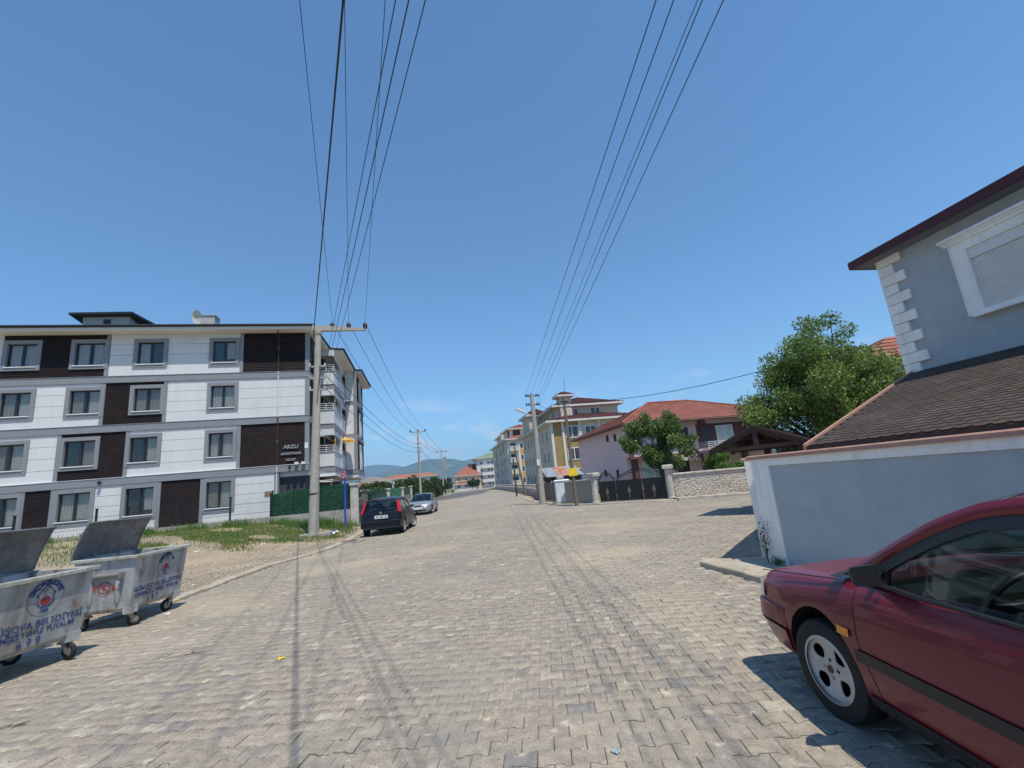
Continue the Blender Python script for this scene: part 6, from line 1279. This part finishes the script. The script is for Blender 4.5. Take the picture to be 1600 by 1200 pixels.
a = R_(13); fwd_ = Vector((math.sin(a), math.cos(a), 0)); rgt_ = Vector((math.cos(a), -math.sin(a), 0))
cpos = Vector((2.60, 2.725, 0))-fwd_*1.27+rgt_*(.848-.02); rc.location = cpos
for sx in (-1, 1):
    yy = np.linspace(1.94, 2.075, 6); q = MB().grid([[(sx*(rside(y, .60, .012)), y, .575) for y in yy], [(sx*(rside(y, .66, .010)), y, .70) for y in yy]]); part(q, 'headlight', M_lens, rc, smooth=True)
    part(MB().box(sx*.36, sx*.69, 2.06, 2.095, .55, .655), 'headlight', M_lens, rc)
    # bumper shell wrapping to the arch
    yb_ = np.linspace(1.64, 2.07, 14); q = MB().grid([[(sx*rside(y, z, .003+o_*min(1, max(0, (y-1.63)/.22))), y, z) for y in yb_] for z, o_ in ((.56, .0), (.55, .026), (.44, .03), (.425, .008))]); part(q, 'bumper_corner', PR_, rc, smooth=40)
    q = MB().grid([[(sx*rside(y, z, o_), y, z) for y in yb_] for z, o_ in ((.415, .02), (.30, .012), (.24, .006))]); part(q, 'bumper_skirt', PR_, rc, smooth=40)
    part(MB().tube([(sx*rside(y, .42, .003+.02*min(1, max(0, (y-1.63)/.22))), y, .42) for y in yb_], .005, 5), 'bumper_groove', M_well, rc)
part(MB().box(-.69, .69, 2.05, 2.12, .43, .55), 'front_bumper', PR_, rc); part(MB().box(-.34, .34, 2.06, 2.09, .57, .65), 'grille', M_blk, rc)
part(MB().grid([[(u*.80, .99+.10*(1-u*u), .893+.045*(1-u*u)) for u in np.linspace(-1, 1, 9)], [(u*.78, 1.11+.10*(1-u*u), .885+.05*(1-u*u)) for u in np.linspace(-1, 1, 9)]]), 'cowl_grille', M_blk, rc)
part(MB().tube([(-.5, 1.14, .93), (.1, 1.08, .965), (.55, 1.01, .96)], .01, 6), 'wiper', M_blk, rc)
part(MB().tube([(s_*.76, y, float(np.interp(y, [1.05, 1.97], [.872, .768]))) for s_ in (-1,) for y in np.linspace(1.08, 1.97, 14)], .0035, 5), 'bonnet_gap', M_well, rc); part(MB().tube([(.76, y, float(np.interp(y, [1.05, 1.97], [.872, .768]))) for y in np.linspace(1.08, 1.97, 14)], .0035, 5), 'bonnet_gap', M_well, rc)
for sx in (-1, 1): part(MB().box(sx*.45, sx*.78, -2.235, -2.2, .66, .82), 'tail_light', M_rlens, rc)
part(MB().box(-.74, .74, -2.27, -2.15, .42, .58), 'rear_bumper', PR_, rc)
# dark hatchback seen from behind
HAT = dict(w=.842, rw=.295, axles=(1.24, -1.24), cab=(-1.5, .8), belt=.93, tumble=.16, front_pinch=.6, rear_pinch=-1.5, bpillar=-.25, roof_idx=(3, 6),
    stations=[(-1.90, .38, .86, .02, .74), (-1.86, .30, .95, .03, .80), (-1.7, .24, .97, .03, .835), (-1.2, .2, .965, .03, .842), (0, .19, .94, .03, .842), (.9, .19, .90, .06, .842), (1.4, .2, .84, .07, .83), (1.75, .22, .76, .06, .79), (1.95, .28, .66, .04, .69), (2.0, .33, .6, .03, .6)],
    outline=[(1.15, .92), (.85, 1.10), (.5, 1.30), (.2, 1.40), (-.3, 1.455), (-.9, 1.44), (-1.45, 1.39), (-1.62, 1.26), (-1.75, 1.10), (-1.84, .96)],
    door=[[(.85, .88), (.82, .3)], [(-.27, .92), (-.27, .28)], [(-1.05, .93), (-.9, .3)]], handles=[(-.12, .80), (-.95, .82)], mirror=.72, dash=.5, steer=-22, rim='spoke', blackmirror=True)
PH = paint('midnight_paint', (.004, .0045, .010), .0, 0, .2)
hc, hb_, hsec, hside = car('hatchback', 'dark blue hatchback parked on the left with its front wheel turned', (0, 0, 0), 10, HAT, PH)
a = R_(10); hc.location = Vector((-.80, 20.45, 0))+Vector((math.sin(a), math.cos(a), 0))*1.24
for sx in (-1, 1):
    part(MB().ext([(sx*.70, -1.875, .90), (sx*.83, -1.80, .90), (sx*.70, -1.60, 1.34), (sx*.60, -1.64, 1.36)], (0, -.05, .0)), 'tail_light', M_rlens, hc); part(MB().lathe([(0, 0), (.05, 0), (.05, .02), (0, .02)], 14, (sx*.62, -1.945, .46), 'y'), 'reflector', M_rlens, hc)
    part(MB().ext([(sx*.50, 1.93, .62), (sx*.76, 1.72, .66), (sx*.74, 1.66, .78), (sx*.52, 1.85, .72)], (0, .03, .01)), 'headlight', M_lens, hc)
part(MB().cbox(-.79, .79, -1.96, -1.80, .34, .60, .03), 'rear_bumper', PH, hc); part(MB().box(-.72, .72, -1.965, -1.9, .28, .36), 'bumper_insert', M_blk, hc)
pl_ = part(MB().box(-.28, .28, -1.93, -1.90, .68, .80), 'number_plate', mat('plate_white', (.72, .72, .72), .4, .02), hc); part(MB().box(-.28, -.23, -1.934, -1.93, .685, .795), 'plate_band', mat('plate_blue', (.03, .07, .4), .4, 0), pl_); q = MB()
for x in (-.17, -.12, -.03, .02, .07, .16, .21): q.box(x, x+.03, -1.934, -1.93, .705, .775)
part(q, 'plate_marks', M_blk, pl_)
part(MB().box(-.35, .35, -1.93, -1.9, .82, .85), 'plate_grip', PH, hc); part(MB().lathe([(0, 0), (.05, 0), (.05, .012), (0, .012)], 16, (0, -1.915, .90), 'y'), 'badge', M_chrome, hc); part(MB().box(-.22, .22, -1.50, -1.44, 1.385, 1.415), 'brake_light', M_rlens, hc); part(MB().tube([(0, -1.86, .99), (.42, -1.82, 1.02)], .014, 6), 'rear_wiper', M_blk, hc)
part(MB().box(-.62, .62, 1.93, 2.03, .34, .52), 'front_bumper', PH, hc)
# silver coupe facing the viewer further up
SIL = dict(w=.835, rw=.29, axles=(1.25, -1.28), cab=(-1.5, .6), belt=.90, tumble=.17, front_pinch=.4, rear_pinch=-1.2, bpillar=-.45, roof_idx=(3, 6),
    stations=[(-2.15, .36, .78, .03, .66), (-2.1, .3, .86, .04, .76), (-1.7, .22, .91, .05, .82), (-.8, .19, .90, .04, .835), (.3, .19, .88, .04, .835), (1.0, .19, .84, .06, .835), (1.5, .2, .76, .06, .82), (1.9, .21, .68, .05, .77), (2.1, .24, .60, .04, .66), (2.15, .3, .54, .03, .58)],
    outline=[(.92, .89), (.6, 1.06), (.25, 1.24), (-.05, 1.345), (-.5, 1.375), (-.9, 1.36), (-1.2, 1.29), (-1.5, 1.14), (-1.75, .98), (-1.9, .92)], door=[[(.75, .86), (.72, .3)], [(-.5, .88), (-.5, .28)]], handles=[(-.35, .74)], mirror=.52, dash=.35, rim='spoke', blackmirror=False, sill=False)
PS = paint('silver_paint', (.36, .375, .40), .15, .5)
sc_, sb_, ssec, sside = car('sedan', 'silver saloon car parked facing the viewer behind the dark hatchback', (0, 0, 0), 192, SIL, PS)
a = R_(12); sc_.location = Vector((1.05, 33.0, 0))+Vector((math.sin(a), math.cos(a), 0))*1.5
for sx in (-1, 1): part(MB().ext([(sx*.26, 2.10, .56), (sx*.66, 1.99, .60), (sx*.68, 1.88, .69), (sx*.28, 2.02, .67)], (0, .04, .012)), 'headlight', M_lens, sc_)
part(MB().cbox(-.70, .70, 2.02, 2.19, .34, .53, .04), 'front_bumper', PS, sc_); part(MB().box(-.5, .5, 2.15, 2.2, .26, .35), 'lower_grille', M_blk, sc_); part(MB().box(-.24, .24, 2.08, 2.16, .57, .64), 'grille', M_blk, sc_); part(MB().box(-.26, .26, 2.19, 2.21, .40, .51), 'number_plate', MATS['plate_white'], sc_); part(MB().box(-.45, .45, -2.18, -2.1, .40, .55), 'rear_bumper', PS, sc_)

# ================================================================ a person walking far down the road
pe = thing('person', 'person in dark trousers and light top walking by the farthest bush', 'person', (11.4, 111.5, 0), 190)
def skin(name, V, E, Rr, mt, parent):
    me = bpy.data.meshes.new(name); me.from_pydata(V, E, []); o = obj(name, me, parent); m_ = o.modifiers.new('skin', 'SKIN'); 
    for i, r in enumerate(Rr): me.skin_vertices[0].data[i].radius = (r, r)
    me.skin_vertices[0].data[0].use_root = True; sb2 = o.modifiers.new('s', 'SUBSURF'); sb2.levels = 1; sb2.render_levels = 1; bpy.context.view_layer.update()
    n = bpy.data.meshes.new_from_object(o.evaluated_get(bpy.context.evaluated_depsgraph_get())); o.modifiers.clear(); o.data = n; n.materials.clear(); n.materials.append(mt); n.polygons.foreach_set('use_smooth', [True]*len(n.polygons)); return o
M_skin = mat('skin', (.42, .25, .18), .6, .03); M_shirt = mat('shirt', (.45, .44, .47), .85, .05); M_trou = mat('trousers', (.025, .027, .04), .85, .05)
V = [(0, 0, .93), (0, 0, 1.15), (0, .0, 1.38), (0, .01, 1.48), (0, .02, 1.60), (0, .02, 1.72), (.19, 0, 1.38), (.24, -.05, 1.1), (.22, .05, .86), (-.19, 0, 1.38), (-.24, .06, 1.1), (-.22, .14, .86), (.09, 0, .9), (.10, .12, .5), (.10, .02, .08), (.10, .14, .03), (-.09, 0, .9), (-.10, -.06, .5), (-.10, -.25, .1), (-.10, -.14, .03)]
Ed = [(0, 1), (1, 2), (2, 3), (3, 4), (4, 5), (2, 6), (6, 7), (7, 8), (2, 9), (9, 10), (10, 11), (0, 12), (12, 13), (13, 14), (14, 15), (0, 16), (16, 17), (17, 18), (18, 19)]
skin('body', V, Ed, [.13, .13, .13, .055, .09, .07, .06, .045, .035, .06, .045, .035, .09, .06, .045, .035, .09, .06, .045, .035], M_skin, pe)
def garment(name, idx, edges, rr, mt): skin(name, [V[i] for i in idx], edges, rr, mt, pe)
garment('shirt', [0, 1, 2, 6, 7, 9, 10], [(0, 1), (1, 2), (2, 3), (3, 4), (2, 5), (5, 6)], [.15, .15, .15, .075, .06, .075, .06], M_shirt)
garment('trousers', [0, 12, 13, 14, 16, 17, 18], [(0, 1), (1, 2), (2, 3), (0, 4), (4, 5), (5, 6)], [.145, .105, .08, .06, .105, .08, .06], M_trou)
part(MB().lathe([(0, 1.79), (.07, 1.775), (.098, 1.70), (.095, 1.62), (.0, 1.60)], 12, (0, -.005, .0)), 'hair', M_blk, pe, smooth=True)

# ================================================================ litter
M_pap = mat('litter_white', (.72, .71, .68), .8, .05); 
def scrap(label, loc, s, mt, nm='litter'):
    n = 9; P = [[((i/(n-1)-.5)*s, (j/(n-1)-.5)*s*.7, abs(.25*s*math.sin(i*1.3+j*.9+loc[0])*math.cos(j*1.1+i*.4))+.004) for i in range(n)] for j in range(n)]; o = MB().grid(P).build(nm, mt, smooth=True); o.location = loc; o.rotation_euler = (0, 0, loc[0]*7); tag(o, label, 'litter'); return o
for x, y, s, lb in ((-7.2, 19.2, .16, 'crumpled white litter on the grass nearest the dumpsters'), (-5.2, 19.7, .18, 'white paper scrap on the grass left of the pole'), (-5.3, 21.4, .14, 'small white scrap higher on the grass by the pole'), (-4.6, 12.2, .1, 'pale scrap on the bare dirt behind the kerb'), (-3.1, 22.7, .5, 'heap of pale rubbish to the right of the pole foot'), (-3.9, 9.4, .09, 'white scrap on the paving beside container 697')): scrap(lb, (x, y, float(vz(x, y)) if x < -4.3 or y > 20 else .004), s, M_pap)
scrap('blue plastic scrap right of the pole foot', (-3.2, 23.6, float(vz(-3.2, 23.6))+.02), .26, mat('litter_blue', (.10, .10, .55), .6, .05)); scrap('tiny yellow wrapper on the paving near the wire shadow', (-1.35, 5.9, .004), .07, mat('litter_yellow', (.75, .55, .05), .7, .05)); scrap('small foil wrapper on the near paving by the red car', (1.18, 2.95, .004), .05, mat('litter_foil', (.5, .65, .7), .3, .1, metal=.5))
for i, (x, y) in enumerate(((-3.3, 5.3), (-2.5, 6.7))):
    o = MB()
    for _ in range(7): o.tube([(random.gauss(0, .06), random.gauss(0, .04), .004), (random.gauss(0, .06), random.gauss(0, .04), .01)], .003, 4)
    o = o.build('dry_debris', mat('twig_brown', (.09, .07, .05), .9, .1)); o.location = (x, y, 0); tag(o, ('dark twig debris on the left paving, nearest the camera', 'dark twig debris on the paving right of the containers', 'dark twig debris on the middle of the paving')[i], 'debris')

# ================================================================ air
hz_ = MB().box(-8600, 8600, -8600, 9000, -1.2, 640)
mh = bpy.data.materials.new('haze'); mh.use_nodes = True; t = mh.node_tree; t.nodes.clear(); oo = t.nodes.new('ShaderNodeOutputMaterial'); pv_ = t.nodes.new('ShaderNodeVolumePrincipled'); pv_.inputs['Color'].default_value = (.42, .68, 1, 1); pv_.inputs['Density'].default_value = 1.6e-4; pv_.inputs['Anisotropy'].default_value = .0; t.links.new(pv_.outputs[0], oo.inputs['Volume'])
h_ = hz_.build('haze', mh); h_['kind'] = 'stuff'; h_['label'] = 'thin blue summer haze over the valley'; h_['category'] = 'haze'
